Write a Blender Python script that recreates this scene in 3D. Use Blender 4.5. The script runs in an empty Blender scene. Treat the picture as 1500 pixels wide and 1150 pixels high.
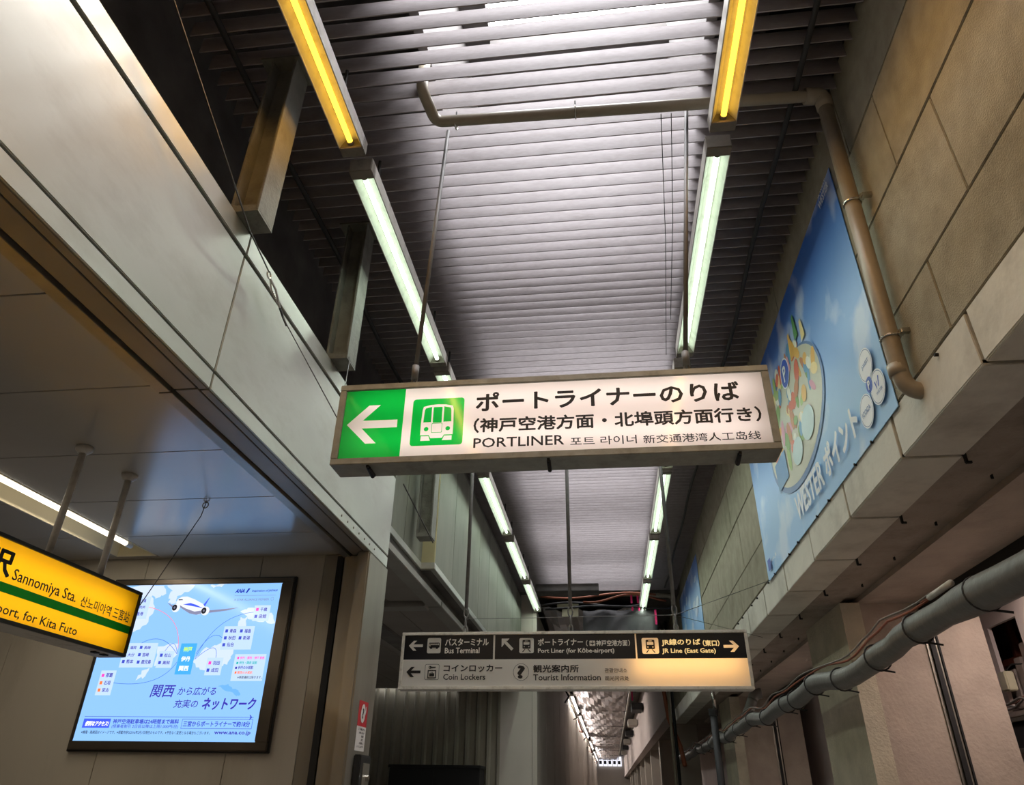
import bpy, bmesh, math, random
from mathutils import Vector, Matrix
random.seed(7)
SC = bpy.context.scene
COL = SC.collection
PI = math.pi

# ------------------------------------------------------------------ camera, sky, exposure
cd = bpy.data.cameras.new('camera')
cam = bpy.data.objects.new('camera', cd)
COL.objects.link(cam)
cd.sensor_fit = 'HORIZONTAL'
cd.sensor_width = 36.0
cd.lens = 36.0 * 1040 / 1500
cd.shift_y = -13 / 1500
cd.clip_start = 0.02
cd.clip_end = 300
right = Vector((0.9926, 0.1207, 0.0143))
up = Vector((0.0481, -0.4982, 0.8657))
back = right.cross(up)
up = back.cross(right)
right.normalize(); up.normalize(); back.normalize()
M = Matrix((right, up, back)).transposed().to_4x4()
M.translation = Vector((0, 0, 1.6))
cam.matrix_world = M
SC.camera = cam

W = bpy.data.worlds.new('overcast_sky')
SC.world = W
W.use_nodes = True
bg = W.node_tree.nodes['Background']
bg.inputs[0].default_value = (0.96, 0.97, 1.0, 1)
bg.inputs[1].default_value = 21.0

vs = SC.view_settings
vs.view_transform = 'Standard'
vs.look = 'None'
vs.exposure = 0.12
vs.gamma = 1.0
vs.use_curve_mapping = False

TUBE_W = 7.0          # light of one ceiling tube
# daylight opening of the roof, for cleaner sampling of the sky
pl = bpy.data.lights.new('skylight_portal', 'AREA')
pl.shape = 'RECTANGLE'; pl.size = 1.46; pl.size_y = 19.4
pl.cycles.is_portal = True
po = bpy.data.objects.new('skylight_portal', pl)
po.location = (0.02, 5.7, 7.25)
COL.objects.link(po)

# ------------------------------------------------------------------ helpers
def lin(c):
    return tuple((x / 12.92 if x <= 0.04045 else ((x + 0.055) / 1.055) ** 2.4) for x in (v / 255 for v in c))

MATS = {}
def mat(name, rgb, rough=0.6, metal=0.0, var=0.15, scale=3.0, bump=0.0, bscale=40.0, spec=0.5, stretch=(1, 1, 1), dark=None, dscale=1.2, damt=0.0):
    """procedural surface: sRGB colour broken up by two noises in world space, optional stains and bump"""
    if name in MATS: return MATS[name]
    m = bpy.data.materials.new(name); MATS[name] = m
    m.use_nodes = True
    nt = m.node_tree; N = nt.nodes; Lk = nt.links
    p = N['Principled BSDF']
    base = lin(rgb)
    p.inputs['Roughness'].default_value = rough
    p.inputs['Metallic'].default_value = metal
    p.inputs['Specular IOR Level'].default_value = spec
    geo = N.new('ShaderNodeNewGeometry')
    mp = N.new('ShaderNodeMapping'); mp.inputs['Scale'].default_value = stretch
    Lk.new(geo.outputs['Position'], mp.inputs['Vector'])
    n1 = N.new('ShaderNodeTexNoise'); n1.inputs['Scale'].default_value = scale; n1.inputs['Detail'].default_value = 6
    Lk.new(mp.outputs[0], n1.inputs['Vector'])
    r1 = N.new('ShaderNodeValToRGB')
    r1.color_ramp.elements[0].position = 0.3; r1.color_ramp.elements[1].position = 0.7
    r1.color_ramp.elements[0].color = (*[c * (1 - var) for c in base], 1)
    r1.color_ramp.elements[1].color = (*[min(1, c * (1 + var)) for c in base], 1)
    Lk.new(n1.outputs['Fac'], r1.inputs['Fac'])
    outc = r1.outputs['Color']
    if damt > 0:
        n2 = N.new('ShaderNodeTexNoise'); n2.inputs['Scale'].default_value = dscale; n2.inputs['Detail'].default_value = 8
        n2.inputs['Roughness'].default_value = 0.65
        Lk.new(mp.outputs[0], n2.inputs['Vector'])
        r2 = N.new('ShaderNodeValToRGB')
        r2.color_ramp.elements[0].position = 0.50; r2.color_ramp.elements[1].position = 0.72
        r2.color_ramp.elements[0].color = (0, 0, 0, 1); r2.color_ramp.elements[1].color = (damt,) * 3 + (1,)
        Lk.new(n2.outputs['Fac'], r2.inputs['Fac'])
        mx = N.new('ShaderNodeMix'); mx.data_type = 'RGBA'
        Lk.new(r2.outputs['Color'], mx.inputs[0])
        Lk.new(outc, mx.inputs[6]); mx.inputs[7].default_value = (*lin(dark or (60, 50, 40)), 1)
        outc = mx.outputs[2]
    Lk.new(outc, p.inputs['Base Color'])
    if bump > 0:
        n3 = N.new('ShaderNodeTexNoise'); n3.inputs['Scale'].default_value = bscale; n3.inputs['Detail'].default_value = 5
        Lk.new(mp.outputs[0], n3.inputs['Vector'])
        b = N.new('ShaderNodeBump'); b.inputs['Strength'].default_value = bump; b.inputs['Distance'].default_value = 0.02
        Lk.new(n3.outputs['Fac'], b.inputs['Height']); Lk.new(b.outputs[0], p.inputs['Normal'])
    return m

def emit(name, rgb, strength=1.0, gloss=0.0):
    if name in MATS: return MATS[name]
    m = bpy.data.materials.new(name); MATS[name] = m
    m.use_nodes = True
    p = m.node_tree.nodes['Principled BSDF']
    p.inputs['Base Color'].default_value = (0.02, 0.02, 0.02, 1)
    p.inputs['Emission Color'].default_value = (*lin(rgb), 1)
    p.inputs['Emission Strength'].default_value = strength
    p.inputs['Roughness'].default_value = 0.12
    p.inputs['Specular IOR Level'].default_value = gloss
    return m

def backlit(name, rgb, trans=0.75):
    """acrylic sign face: lets the lamps behind it through, faintly glossy in front"""
    if name in MATS: return MATS[name]
    m = bpy.data.materials.new(name); MATS[name] = m
    m.use_nodes = True
    nt = m.node_tree; N = nt.nodes; Lk = nt.links
    N.remove(N['Principled BSDF'])
    c = (*lin(rgb), 1)
    tr = N.new('ShaderNodeBsdfTranslucent'); tr.inputs[0].default_value = c
    df = N.new('ShaderNodeBsdfDiffuse'); df.inputs[0].default_value = c
    gl = N.new('ShaderNodeBsdfGlossy'); gl.inputs['Roughness'].default_value = 0.08
    m1 = N.new('ShaderNodeMixShader'); m1.inputs[0].default_value = trans
    Lk.new(df.outputs[0], m1.inputs[1]); Lk.new(tr.outputs[0], m1.inputs[2])
    fr = N.new('ShaderNodeFresnel'); fr.inputs['IOR'].default_value = 1.45
    m2 = N.new('ShaderNodeMixShader')
    Lk.new(fr.outputs[0], m2.inputs[0]); Lk.new(m1.outputs[0], m2.inputs[1]); Lk.new(gl.outputs[0], m2.inputs[2])
    Lk.new(m2.outputs[0], N['Material Output'].inputs[0])
    return m

class B:
    def __init__(s): s.v = []; s.f = []
    def add(s, vs, fs):
        o = len(s.v); s.v += [tuple(v) for v in vs]; s.f += [tuple(i + o for i in f) for f in fs]; return s
    def box(s, x0, x1, y0, y1, z0, z1):
        return s.add([(x0,y0,z0),(x1,y0,z0),(x1,y1,z0),(x0,y1,z0),(x0,y0,z1),(x1,y0,z1),(x1,y1,z1),(x0,y1,z1)],
              [(0,3,2,1),(4,5,6,7),(0,1,5,4),(1,2,6,5),(2,3,7,6),(3,0,4,7)])
    def quad(s, a, b, c, d): return s.add([a, b, c, d], [(0, 1, 2, 3)])
    def tube(s, path, r, n=10, caps=True):
        P = [Vector(p) for p in path]; rings = []
        prev = None
        for i, p in enumerate(P):
            t = (P[min(i + 1, len(P) - 1)] - P[max(i - 1, 0)]).normalized()
            a = Vector((0, 0, 1)) if abs(t.z) < 0.9 else Vector((1, 0, 0))
            if prev is not None: a = prev
            u = (a - t * a.dot(t)).normalized(); prev = u
            w = t.cross(u)
            rr = r[i] if isinstance(r, (list, tuple)) else r
            rings.append([p + (u * math.cos(2*PI*k/n) + w * math.sin(2*PI*k/n)) * rr for k in range(n)])
        vs = [v for R in rings for v in R]; fs = []
        for i in range(len(rings) - 1):
            for k in range(n):
                k2 = (k + 1) % n
                fs.append((i*n + k, i*n + k2, (i+1)*n + k2, (i+1)*n + k))
        if caps:
            fs.append(tuple(range(n))[::-1]); fs.append(tuple((len(rings)-1)*n + k for k in range(n)))
        return s.add(vs, fs)
    def prism(s, pts, axis, a, b):
        """closed outline pts in the two axes other than `axis`, from a to b"""
        n = len(pts)
        def mk(p, q):
            l = list(p); l.insert(axis, q); return l
        vs = [mk(p, a) for p in pts] + [mk(p, b) for p in pts]
        fs = [tuple(range(n))[::-1], tuple(n + i for i in range(n))]
        fs += [(i, (i+1) % n, n + (i+1) % n, n + i) for i in range(n)]
        return s.add(vs, fs)

def tag(o, label=None, cat=None, group=None, kind=None):
    if label: o['label'] = label
    if cat: o['category'] = cat
    if group: o['group'] = group
    if kind: o['kind'] = kind
    return o

def build(name, b, m, parent=None, smooth=False, bevel=0.0, loc=None):
    me = bpy.data.meshes.new(name)
    me.from_pydata(b.v, [], b.f)
    bm = bmesh.new(); bm.from_mesh(me)
    bmesh.ops.recalc_face_normals(bm, faces=bm.faces)
    if bevel > 0:
        bmesh.ops.bevel(bm, geom=[e for e in bm.edges if len(e.link_faces) == 2 and e.calc_face_angle(0) > 0.5], offset=bevel, segments=2, affect='EDGES')
    bm.to_mesh(me); bm.free()
    if smooth:
        me.polygons.foreach_set('use_smooth', [True] * len(me.polygons))
    me.materials.append(m)
    o = bpy.data.objects.new(name, me)
    COL.objects.link(o)
    if loc: o.location = loc
    if parent: o.parent = parent
    return o

def empty(name, loc=(0, 0, 0), rz=0.0, label=None, cat=None, group=None, kind=None):
    o = bpy.data.objects.new(name, None)
    o.empty_display_size = 0.1
    o.location = loc; o.rotation_euler = (0, 0, rz)
    COL.objects.link(o)
    return tag(o, label, cat, group, kind)

def struct(name, b, m, label=None, parent=None, **k):
    o = build(name, b, m, parent, **k)
    if parent is None: tag(o, label, kind='structure')
    return o

def copy_tree(o, parent=None):
    c = o.copy(); COL.objects.link(c); c.parent = parent
    for ch in list(o.children): copy_tree(ch, c)
    return c

def area(parent, loc, rot, sx, sy, watt, col, name='lamp_light', spread=PI):
    l = bpy.data.lights.new(name, 'AREA'); l.shape = 'RECTANGLE'; l.size = sx; l.size_y = sy
    l.energy = watt; l.color = col; l.spread = spread
    o = bpy.data.objects.new(name, l); COL.objects.link(o)
    o.location = loc; o.rotation_euler = rot
    if parent: o.parent = parent
    return o

# --- flat print on sign faces: local x = reading direction, z = up, the face looks along -y
def flat(parent, name, loops, m, y):
    cu = bpy.data.curves.new(name, 'CURVE'); cu.dimensions = '2D'; cu.fill_mode = 'BOTH'
    for lp in loops:
        sp = cu.splines.new('POLY'); sp.points.add(len(lp) - 1)
        for p, q in zip(sp.points, lp): p.co = (q[0], q[1], 0, 1)
        sp.use_cyclic_u = True
    t = bpy.data.objects.new(name, cu)
    me = bpy.data.meshes.new_from_object(t)
    bpy.data.objects.remove(t); bpy.data.curves.remove(cu)
    for v in me.vertices: v.co = (v.co.x, y, v.co.y)
    me.materials.clear(); me.materials.append(m)
    o = bpy.data.objects.new(name, me); COL.objects.link(o); o.parent = parent
    return o

def rect(u0, v0, u1, v1): return [(u0, v0), (u1, v0), (u1, v1), (u0, v1)]
def rrect(u0, v0, u1, v1, r, n=5):
    out = []
    for cx, cy, a in ((u1-r, v0+r, -90), (u1-r, v1-r, 0), (u0+r, v1-r, 90), (u0+r, v0+r, 180)):
        for k in range(n + 1):
            t = math.radians(a + 90*k/n); out.append((cx + r*math.cos(t), cy + r*math.sin(t)))
    return out
def ell(cx, cy, rx, ry, n=28, rot=0.0):
    out = []
    for k in range(n):
        t = 2*PI*k/n; x, y = rx*math.cos(t), ry*math.sin(t)
        out.append((cx + x*math.cos(rot) - y*math.sin(rot), cy + x*math.sin(rot) + y*math.cos(rot)))
    return out
def ribbon(pts, w):
    L, Rr = [], []
    P = [Vector((p[0], p[1])) for p in pts]
    for i, p in enumerate(P):
        t = (P[min(i+1, len(P)-1)] - P[max(i-1, 0)]).normalized(); n = Vector((-t.y, t.x)) * w / 2
        L.append(tuple(p + n)); Rr.append(tuple(p - n))
    return L + Rr[::-1]
def bez(a, b, c, n=18):
    return [((1-t)**2*a[0] + 2*t*(1-t)*b[0] + t*t*c[0], (1-t)**2*a[1] + 2*t*(1-t)*b[1] + t*t*c[1]) for t in (k/n for k in range(n+1))]

def text(parent, s, u0, v0, u1, v1, m, y, bold=0.0, shear=0.0, name='lettering'):
    """lettering fitted to a box; bold thickens the strokes by a share of the letter height"""
    cu = bpy.data.curves.new(name, 'FONT'); cu.body = s; cu.resolution_u = 2; cu.fill_mode = 'FRONT'
    t = bpy.data.objects.new(name, cu)
    me = bpy.data.meshes.new_from_object(t)
    bpy.data.objects.remove(t); bpy.data.curves.remove(cu)
    if not me.vertices: return None
    xs = [v.co.x for v in me.vertices]; ys = [v.co.y for v in me.vertices]
    x0, x1, y0, y1 = min(xs), max(xs), min(ys), max(ys)
    d = bold * (v1 - v0)
    u0 += d; u1 -= d; v0 += d; v1 -= d
    P = []
    for v in me.vertices:
        a = (v.co.x - x0) / max(1e-6, x1 - x0); c = (v.co.y - y0) / max(1e-6, y1 - y0)
        P.append((u0 + (u1-u0)*a + shear*(c-0.5)*(v1-v0), y, v0 + (v1-v0)*c))
    F = [tuple(p.vertices) for p in me.polygons]
    if d > 0:
        offs = [(d*math.cos(k*PI/4), d*math.sin(k*PI/4)) for k in range(8)]
        VV, FF = [], []
        for i, (du, dv) in enumerate([(0, 0)] + offs):
            o = len(VV); yy = y + 0.00004 * i
            VV += [(p[0]+du, yy, p[2]+dv) for p in P]; FF += [tuple(j+o for j in f) for f in F]
        P, F = VV, FF
    bpy.data.meshes.remove(me)
    me = bpy.data.meshes.new(name); me.from_pydata(P, [], F)
    me.materials.append(m)
    o = bpy.data.objects.new(name, me); COL.objects.link(o); o.parent = parent
    return o

# ------------------------------------------------------------------ materials
m_floor = mat('floor_tile', (104, 100, 95), 0.4, var=0.1, scale=2)
m_void = mat('void_grey', (92, 88, 84), 0.9, var=0.3)  # plain mid grey, tone varies at random
m_slat = mat('slat_paint', (150, 143, 144), 0.65, var=0.08, scale=60, bump=0.0, dark=(104, 92, 86), dscale=14, damt=0.3, stretch=(0.35, 1, 1))
m_roof = mat('roof_dark', (92, 88, 86), 0.9, var=0.25)
m_curb = mat('skylight_curb_paint', (120, 116, 114), 0.8, var=0.15)
m_panelr = mat('rough_concrete_panel', (156, 150, 130), 0.9, var=0.12, scale=9, bump=0.4, bscale=130, dark=(92, 86, 70), dscale=2.3, damt=0.45)
m_joint = mat('dark_joint', (34, 32, 29), 0.9)
m_tile = mat('pale_ledge_tile', (204, 200, 186), 0.55, var=0.06, scale=5, bump=0.1, bscale=30, dark=(120, 112, 95), dscale=2.0, damt=0.5)
m_conc = mat('cast_concrete', (150, 138, 124), 0.9, var=0.13, scale=4, bump=0.55, bscale=40, dark=(84, 74, 64), dscale=3.0, damt=0.5)
m_plaster = mat('rough_plaster', (172, 158, 144), 0.9, var=0.08, scale=5, bump=0.3, bscale=32, dark=(120, 104, 92), dscale=1.5, damt=0.35)
m_white = mat('white_plaster', (222, 208, 202), 0.8, var=0.05, scale=3)
m_steel = mat('brushed_steel', (190, 192, 184), 0.3, 0.6, var=0.07, scale=2.2, bump=0.12, bscale=1.3, dark=(120, 112, 98), dscale=2.2, damt=0.35, stretch=(1, 0.6, 1.6))
m_steel2 = mat('dull_steel', (150, 144, 132), 0.42, 0.7, var=0.12, scale=6, bump=0.06, bscale=9, dark=(92, 84, 72), dscale=3.0, damt=0.5, stretch=(1, 1, 0.15))
m_band = mat('soffit_steel', (138, 130, 116), 0.5, 0.45, var=0.1, scale=3)
m_ceilp = mat('enamel_ceiling_panel', (172, 166, 154), 0.2, 0.0, var=0.04, scale=1.5, bump=0.05, bscale=2.6, spec=0.8)
m_wallp = mat('enamel_wall_panel', (172, 165, 150), 0.4, var=0.06, scale=2, dark=(120, 108, 92), dscale=2.5, damt=0.3, stretch=(1, 1, 0.3))
m_black = mat('black_gap', (14, 13, 13), 0.7)
m_hbeam = mat('painted_steel_post', (108, 107, 98), 0.6, 0.1, var=0.15, scale=9, bump=0.2, bscale=60, dark=(60, 52, 44), dscale=6, damt=0.6)
m_bar = mat('dark_conduit', (44, 42, 42), 0.6)
m_fix = mat('fixture_enamel', (196, 192, 182), 0.5, var=0.06, scale=14, dark=(120, 105, 85), dscale=12, damt=0.4)
m_fixcap = mat('fixture_end_cap', (120, 112, 100), 0.6, var=0.12, scale=14, dark=(70, 58, 44), dscale=12, damt=0.6)
m_pvc = mat('taupe_pipe', (150, 140, 122), 0.4, var=0.07, scale=6, dark=(100, 90, 76), dscale=4, damt=0.4)
m_chrome = mat('clamp_metal', (190, 186, 178), 0.25, 1.0)
m_insul = mat('grey_pipe_wrap', (98, 97, 92), 0.45, var=0.1, scale=7, bump=0.25, bscale=18)
m_rod = mat('galvanised_rod', (98, 95, 92), 0.6, 0.15, var=0.15, scale=20)
m_frame = mat('aged_aluminium', (146, 147, 138), 0.5, 0.45, var=0.12, scale=14, bump=0.08, bscale=40, dark=(84, 82, 72), dscale=9, damt=0.45)
m_frame2 = mat('pale_aluminium', (206, 202, 192), 0.5, 0.2, var=0.07, scale=14, dark=(96, 88, 74), dscale=14, damt=0.6)
m_blackframe = mat('black_sign_frame', (30, 31, 32), 0.4)
m_ink = mat('black_ink', (12, 12, 16), 0.45, var=0)
m_wire = mat('steel_wire', (70, 68, 66), 0.5, 0.6)

# ------------------------------------------------------------------ floor and slatted ceiling
struct('floor', B().box(-1.9, 2.1, -4.2, 15.5, -0.2, 0), m_floor)
m_flight = m_floor
struct('floor_concourse', B().box(-7, -1.9, -4.2, 15.5, -0.2, 0), m_flight)
struct('floor_shop', B().box(2.1, 5.2, -4.2, 15.5, -0.2, 0), m_flight)
struct('floor_far', B().box(-7, 5.2, 15.5, 92, -0.2, 0), m_flight)

ZC = 5.35
ceil = empty('ceiling', (0, 0, 0), kind='structure')
slat = None
for i in range(176):
    y = 2.394 + 0.1095 * (i - 57)
    if slat is None:
        slat = build('slat', B().box(-2.2, 1.565, 0, 0.007, 0, 0.125), m_slat, ceil)
    else:
        c = slat.copy(); COL.objects.link(c); slat_c = c
    o = slat if i == 0 else slat_c
    o.location = (0, y, ZC + random.uniform(-0.003, 0.003))
    o.rotation_euler = (random.uniform(-0.02, 0.02), 0, random.uniform(-0.0006, 0.0006))
# roof over the slats with the long skylight opening
rb = B()
rb.box(-3.0, -0.72, -4, 15.4, 7.2, 7.35); rb.box(0.76, 1.9, -4, 15.4, 7.2, 7.35)
rb.box(-0.72, 0.76, 15.3, 15.6, 7.2, 7.35); rb.box(-0.72, 0.76, -4.1, -3.9, 7.2, 7.35)
struct('roof_slab', rb, m_roof)
struct('trim_skylight_curb', B().box(0.76, 0.82, -4, 15.4, 5.5, 7.2).box(-1.0, -0.94, -4, 15.4, 5.72, 7.2), m_curb)
bm_ = B()
for y0, y1 in ((3.72, 4.68), (6.8, 7.1), (9.2, 9.55), (11.6, 11.9), (14.0, 14.4), (0.9, 1.3)):
    o = build('skylight_cross_beam', B().box(-0.72, 0.76, y0, y1, 6.95, 7.2), m_roof); tag(o, kind='structure')
for y in (1.7, 2.25, 2.75, 3.3, 5.3, 6.0, 7.8, 8.5, 10.3, 11.0, 12.6, 13.3):
    o = build('glazing_bar', B().box(-0.72, 0.76, y, y + 0.035, 7.12, 7.2), m_curb); tag(o, kind='structure')

# cable trays hung under the slats
for x, r, zz, lab in ((-1.97, 0.02, 5.3, 'dark conduit bar running under the slats beside the steel posts'), (1.3, 0.018, 5.322, 'dark cable running under the slats beside the concrete wall')):
    P = [(x + 0.012 * math.sin(y * 2.3 + x), y, zz + 0.004 * math.sin(y * 3)) for y in [k * 0.5 - 3 for k in range(37)]]
    tag(build('ceiling_conduit', B().tube(P, r, 8), m_bar, smooth=True), lab, 'conduit')

# ------------------------------------------------------------------ right wall: panels, ledge tiles, beam, bays
wr = struct('wall_right', B().box(1.6, 2.0, -4, 11.8, 3.16, 7.2), m_joint)
def tiles(name, parent, m, boxes, bevel=0.004, var=0.002):
    for x0, x1, y0, y1, z0, z1 in boxes:
        dx = random.uniform(-var, var)
        build(name, B().box(x0 + dx, x1, y0, y1, z0, z1), m, parent, bevel=bevel)
rows = [(4.885, 5.46, 3.15), (4.35, 4.88, 2.74), (3.775, 4.345, 2.33), (3.39, 3.77, 2.775)]
bx = []
for z0, z1, off in rows:
    ys = [-4] + [off + 1.9 * k for k in range(-3, 6) if -3.8 < off + 1.9 * k < 11.6] + [11.8]
    for a, b in zip(ys, ys[1:]): bx.append((1.57, 1.61, a + 0.004, b - 0.004, z0 + 0.003, z1))
tiles('wall_panel', wr, m_panelr, bx)
led = struct('wall_ledge', B().box(1.6, 1.88, -4, 19.3, 3.155, 3.385), m_black)
bx, sx = [], []
k = 0
y = 2.645 - 0.93 * 6
while y < 19:
    bx.append((1.572, 1.605, y + 0.014, y + 0.916, 3.135, 3.383))
    sx.append((1.575, 1.865, y + 0.014, y + 0.916, 3.128, 3.158))
    y += 0.93
tiles('ledge_tile', led, m_tile, bx, 0.003, 0.003)
tiles('soffit_tile', led, m_tile, sx, 0.003, 0)
# bolt heads above the ledge and anchor clips under it
for i in range(11):
    yy = 2.645 + 0.93 * i
    for q in (0.3, 0.62):
        build('bolt_head', B().tube([(1.572, yy + q, 3.36), (1.555, yy + q, 3.36)], 0.009, 8), m_black, led)
    build('anchor_clip', B().box(1.865, 1.878, yy - 0.008, yy + 0.008, 3.09, 3.14).box(1.868, 1.895, yy - 0.008, yy + 0.008, 3.085, 3.097), m_black, led)
# beam underside, groove, bay ceiling
cb = B()
cb.box(1.875, 2.13, -4, 19.3, 3.14, 3.4)
cb.box(2.13, 2.30, -4, 19.3, 3.19, 3.4)
struct('beam_right', cb, m_conc)
struct('ceiling_bay', B().box(2.30, 2.83, -4, 19.3, 3.15, 3.4).box(2.95, 5.2, -4, 19.3, 3.32, 3.45), m_plaster)
struct('trim_shutter_rail', B().box(2.83, 2.95, -4, 19.3, 3.22, 3.4).box(2.825, 2.85, -4, 19.3, 3.06, 3.24).box(2.93, 2.955, -4, 19.3, 3.06, 3.32), m_black)
for i in range(12):
    yy = 2.4 + 0.8 * i
    build('nail_stub', B().tube([(2.2, yy, 3.19), (2.2, yy, 3.165)], 0.009, 6), m_black, bpy.data.objects['beam_right'])
for n, (yc0, yc1) in enumerate(((6.9, 8.15), (14.0, 15.3))):
    c = struct('column_right' if n == 0 else 'column_right_far', B().box(2.13, 2.3, yc0 - 0.03, yc1, 0, 3.14), mat('column_render', (190, 182, 160), 0.9, var=0.1, scale=4, bump=0.4, bscale=40, dark=(130, 122, 104), dscale=2.5, damt=0.4))
    build('pier', B().box(2.3, 3.32, yc0 + 0.06, yc1 - 0.05, 0, 3.15), m_plaster, c)
    build('shutter_guide', B().box(2.835, 2.875, yc0 + 0.02, yc0 + 0.07, 0, 3.1).box(2.90, 2.915, yc0 + 0.03, yc0 + 0.07, 0, 3.1), m_black, c)
    build('guide_channel', B().box(2.875, 2.90, yc0 + 0.045, yc0 + 0.065, 0, 3.1).box(2.81, 2.835, yc0 + 0.045, yc0 + 0.065, 0, 3.1), m_steel2, c)
# shop interior behind the shutters: white wall with a service opening
wi = B()
wi.box(3.6, 3.635, -4, 6.93, 0, 3.32); wi.box(3.6, 3.635, 7.46, 19.3, 0, 3.32); wi.box(3.6, 3.635, 6.93, 7.46, 0, 2.30); wi.box(3.6, 3.635, 6.93, 7.46, 3.02, 3.32)
struct('wall_shop', wi, m_white)
struct('wall_shop_back', B().box(4.15, 4.25, 6.2, 8.6, 1.8, 3.32), m_conc)

# ------------------------------------------------------------------ left: steel fascia, concourse ceiling and back wall
fa = struct('trim_fascia', B().box(-2.02, -1.772, -4, 5.66, 3.215, 4.11), m_black)
for a, b in ((-4.0, -3.36), (-3.352, -0.352), (-0.344, 2.652), (2.662, 5.655)):
    build('fascia_panel', B().box(-1.775, -1.75, a, b, 3.297, 3.985), m_steel, fa, bevel=0.004)
    build('fascia_strip', B().box(-1.775, -1.751, a, b, 3.2, 3.285), m_steel, fa, bevel=0.003)
    build('fascia_lip', B().box(-1.95, -1.742, a, b, 4.0, 4.125), m_steel, fa, bevel=0.004)
    build('soffit_edge_strip', B().box(-1.80, -1.76, a, b, 3.196, 3.216), m_band, fa, bevel=0.002)
    build('soffit_band', B().box(-1.925, -1.815, a, b, 3.203, 3.22), m_band, fa, bevel=0.002)
    build('soffit_rail', B().box(-2.005, -1.94, a, b, 3.19, 3.22), m_steel2, fa, bevel=0.002)
# rivets near the end of the lower strip
for i in range(7):
    build('rivet', B().tube([(-1.752, 4.5 + 0.13 * i, 3.24), (-1.746, 4.5 + 0.13 * i, 3.24)], 0.008, 8), m_steel2, fa)
# dark void wall behind the fascia, up to the roof
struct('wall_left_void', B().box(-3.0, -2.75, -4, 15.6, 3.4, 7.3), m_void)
cl = struct('ceiling_concourse', B().box(-6.6, -3.98, -4, 5.5, 3.275, 3.4).box(-3.60, -2.03, -4, 5.5, 3.275, 3.4).box(-3.98, -3.60, -4, 5.5, 3.40, 3.45), m_black)
ys = [1.965 + 0.7225 * k for k in range(-8, 5)] + [5.44]
for a, b in zip(ys, ys[1:]):
    build('ceiling_panel', B().box(-3.605, -2.045, a + 0.003, b - 0.003, 3.25, 3.278), m_ceilp, cl, bevel=0.002)
    build('ceiling_panel', B().box(-6.5, -3.975, a + 0.003, b - 0.003, 3.25, 3.278), m_ceilp, cl, bevel=0.002)
build('ceiling_panel', B().box(-3.975, -3.605, 5.37, 5.44, 3.25, 3.278), m_ceilp, cl)
wb = struct('wall_back_concourse', B().box(-6.6, -2.0, 5.47, 5.6, 0, 3.4), m_joint)
xs = [-6.5, -5.73, -4.73, -3.73, -2.735, -2.205]
for a, b in zip(xs, xs[1:]):
    build('wall_panel', B().box(a + 0.002, b - 0.002, 5.45, 5.472, 0, 3.27), m_wallp, wb, bevel=0.002)
struct('wall_left', B().box(-6.7, -6.55, -4.2, 5.6, 0, 3.4), m_wallp)
struct('wall_left_walkway', B().box(-6.7, -6.5, 5.6, 15.6, 0, 3.6), m_void)
struct('wall_shop_outer', B().box(5.2, 5.4, -4.2, 88, 0, 3.6), m_void)
struct('wall_behind', B().box(-7, 5.2, -4.25, -4.1, 0, 7.3), m_plaster)
# steel clad column at the end of the fascia
co = struct('column_left', B().box(-2.06, -1.76, 5.34, 5.68, 0, 3.21).box(-2.2, -2.06, 5.46, 5.68, 0, 3.25), m_black)
build('column_cladding', B().box(-2.2, -2.065, 5.435, 5.465, 0, 3.25), m_steel2, co, bevel=0.004)
build('column_cladding', B().box(-2.05, -2.035, 5.40, 5.44, 0, 3.2), m_steel2, co, bevel=0.003)
build('column_cladding', B().box(-1.995, -1.862, 5.30, 5.33, 0, 3.2).box(-1.995, -1.98, 5.30, 5.46, 0, 3.2), m_steel2, co, bevel=0.004)
build('column_cladding', B().box(-1.85, -1.748, 5.18, 5.69, 0, 3.2), m_steel2, co, bevel=0.012)

# steel posts standing on the fascia
def steel_post(y, z0, lab):
    r = empty('steel_post', (-1.705, y, z0), label=lab, cat='post', group='steel posts above the fascia')
    h = ZC - 0.01 - z0
    build('flange', B().box(0.062, 0.077, -0.085, 0.085, 0, h), m_hbeam, r, bevel=0.002)
    build('flange', B().box(-0.077, -0.062, -0.085, 0.085, 0, h), m_hbeam, r, bevel=0.002)
    build('web', B().box(-0.062, 0.062, -0.006, 0.006, 0.012, h), m_hbeam, r)
    build('foot_plate', B().box(-0.077, 0.077, -0.085, 0.085, -0.012, 0.0).box(-0.062, 0.062, -0.085, -0.075, 0.0, 0.03), m_hbeam, r)
    build('cap_plate', B().box(-0.14, 0.14, -0.1, 0.1, h - 0.015, h), m_hbeam, r)
    return r
for y, z, lb in ((2.565, 4.14, 'grey steel H-section post above the joint between two fascia panels'),
                 (3.97, 4.14, 'grey steel H-section post above the turnbuckle wire and the arrow end of the green sign'),
                 (6.68, 3.78, 'grey steel H-section post beyond the end of the steel fascia')): steel_post(y, z, lb)

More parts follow.
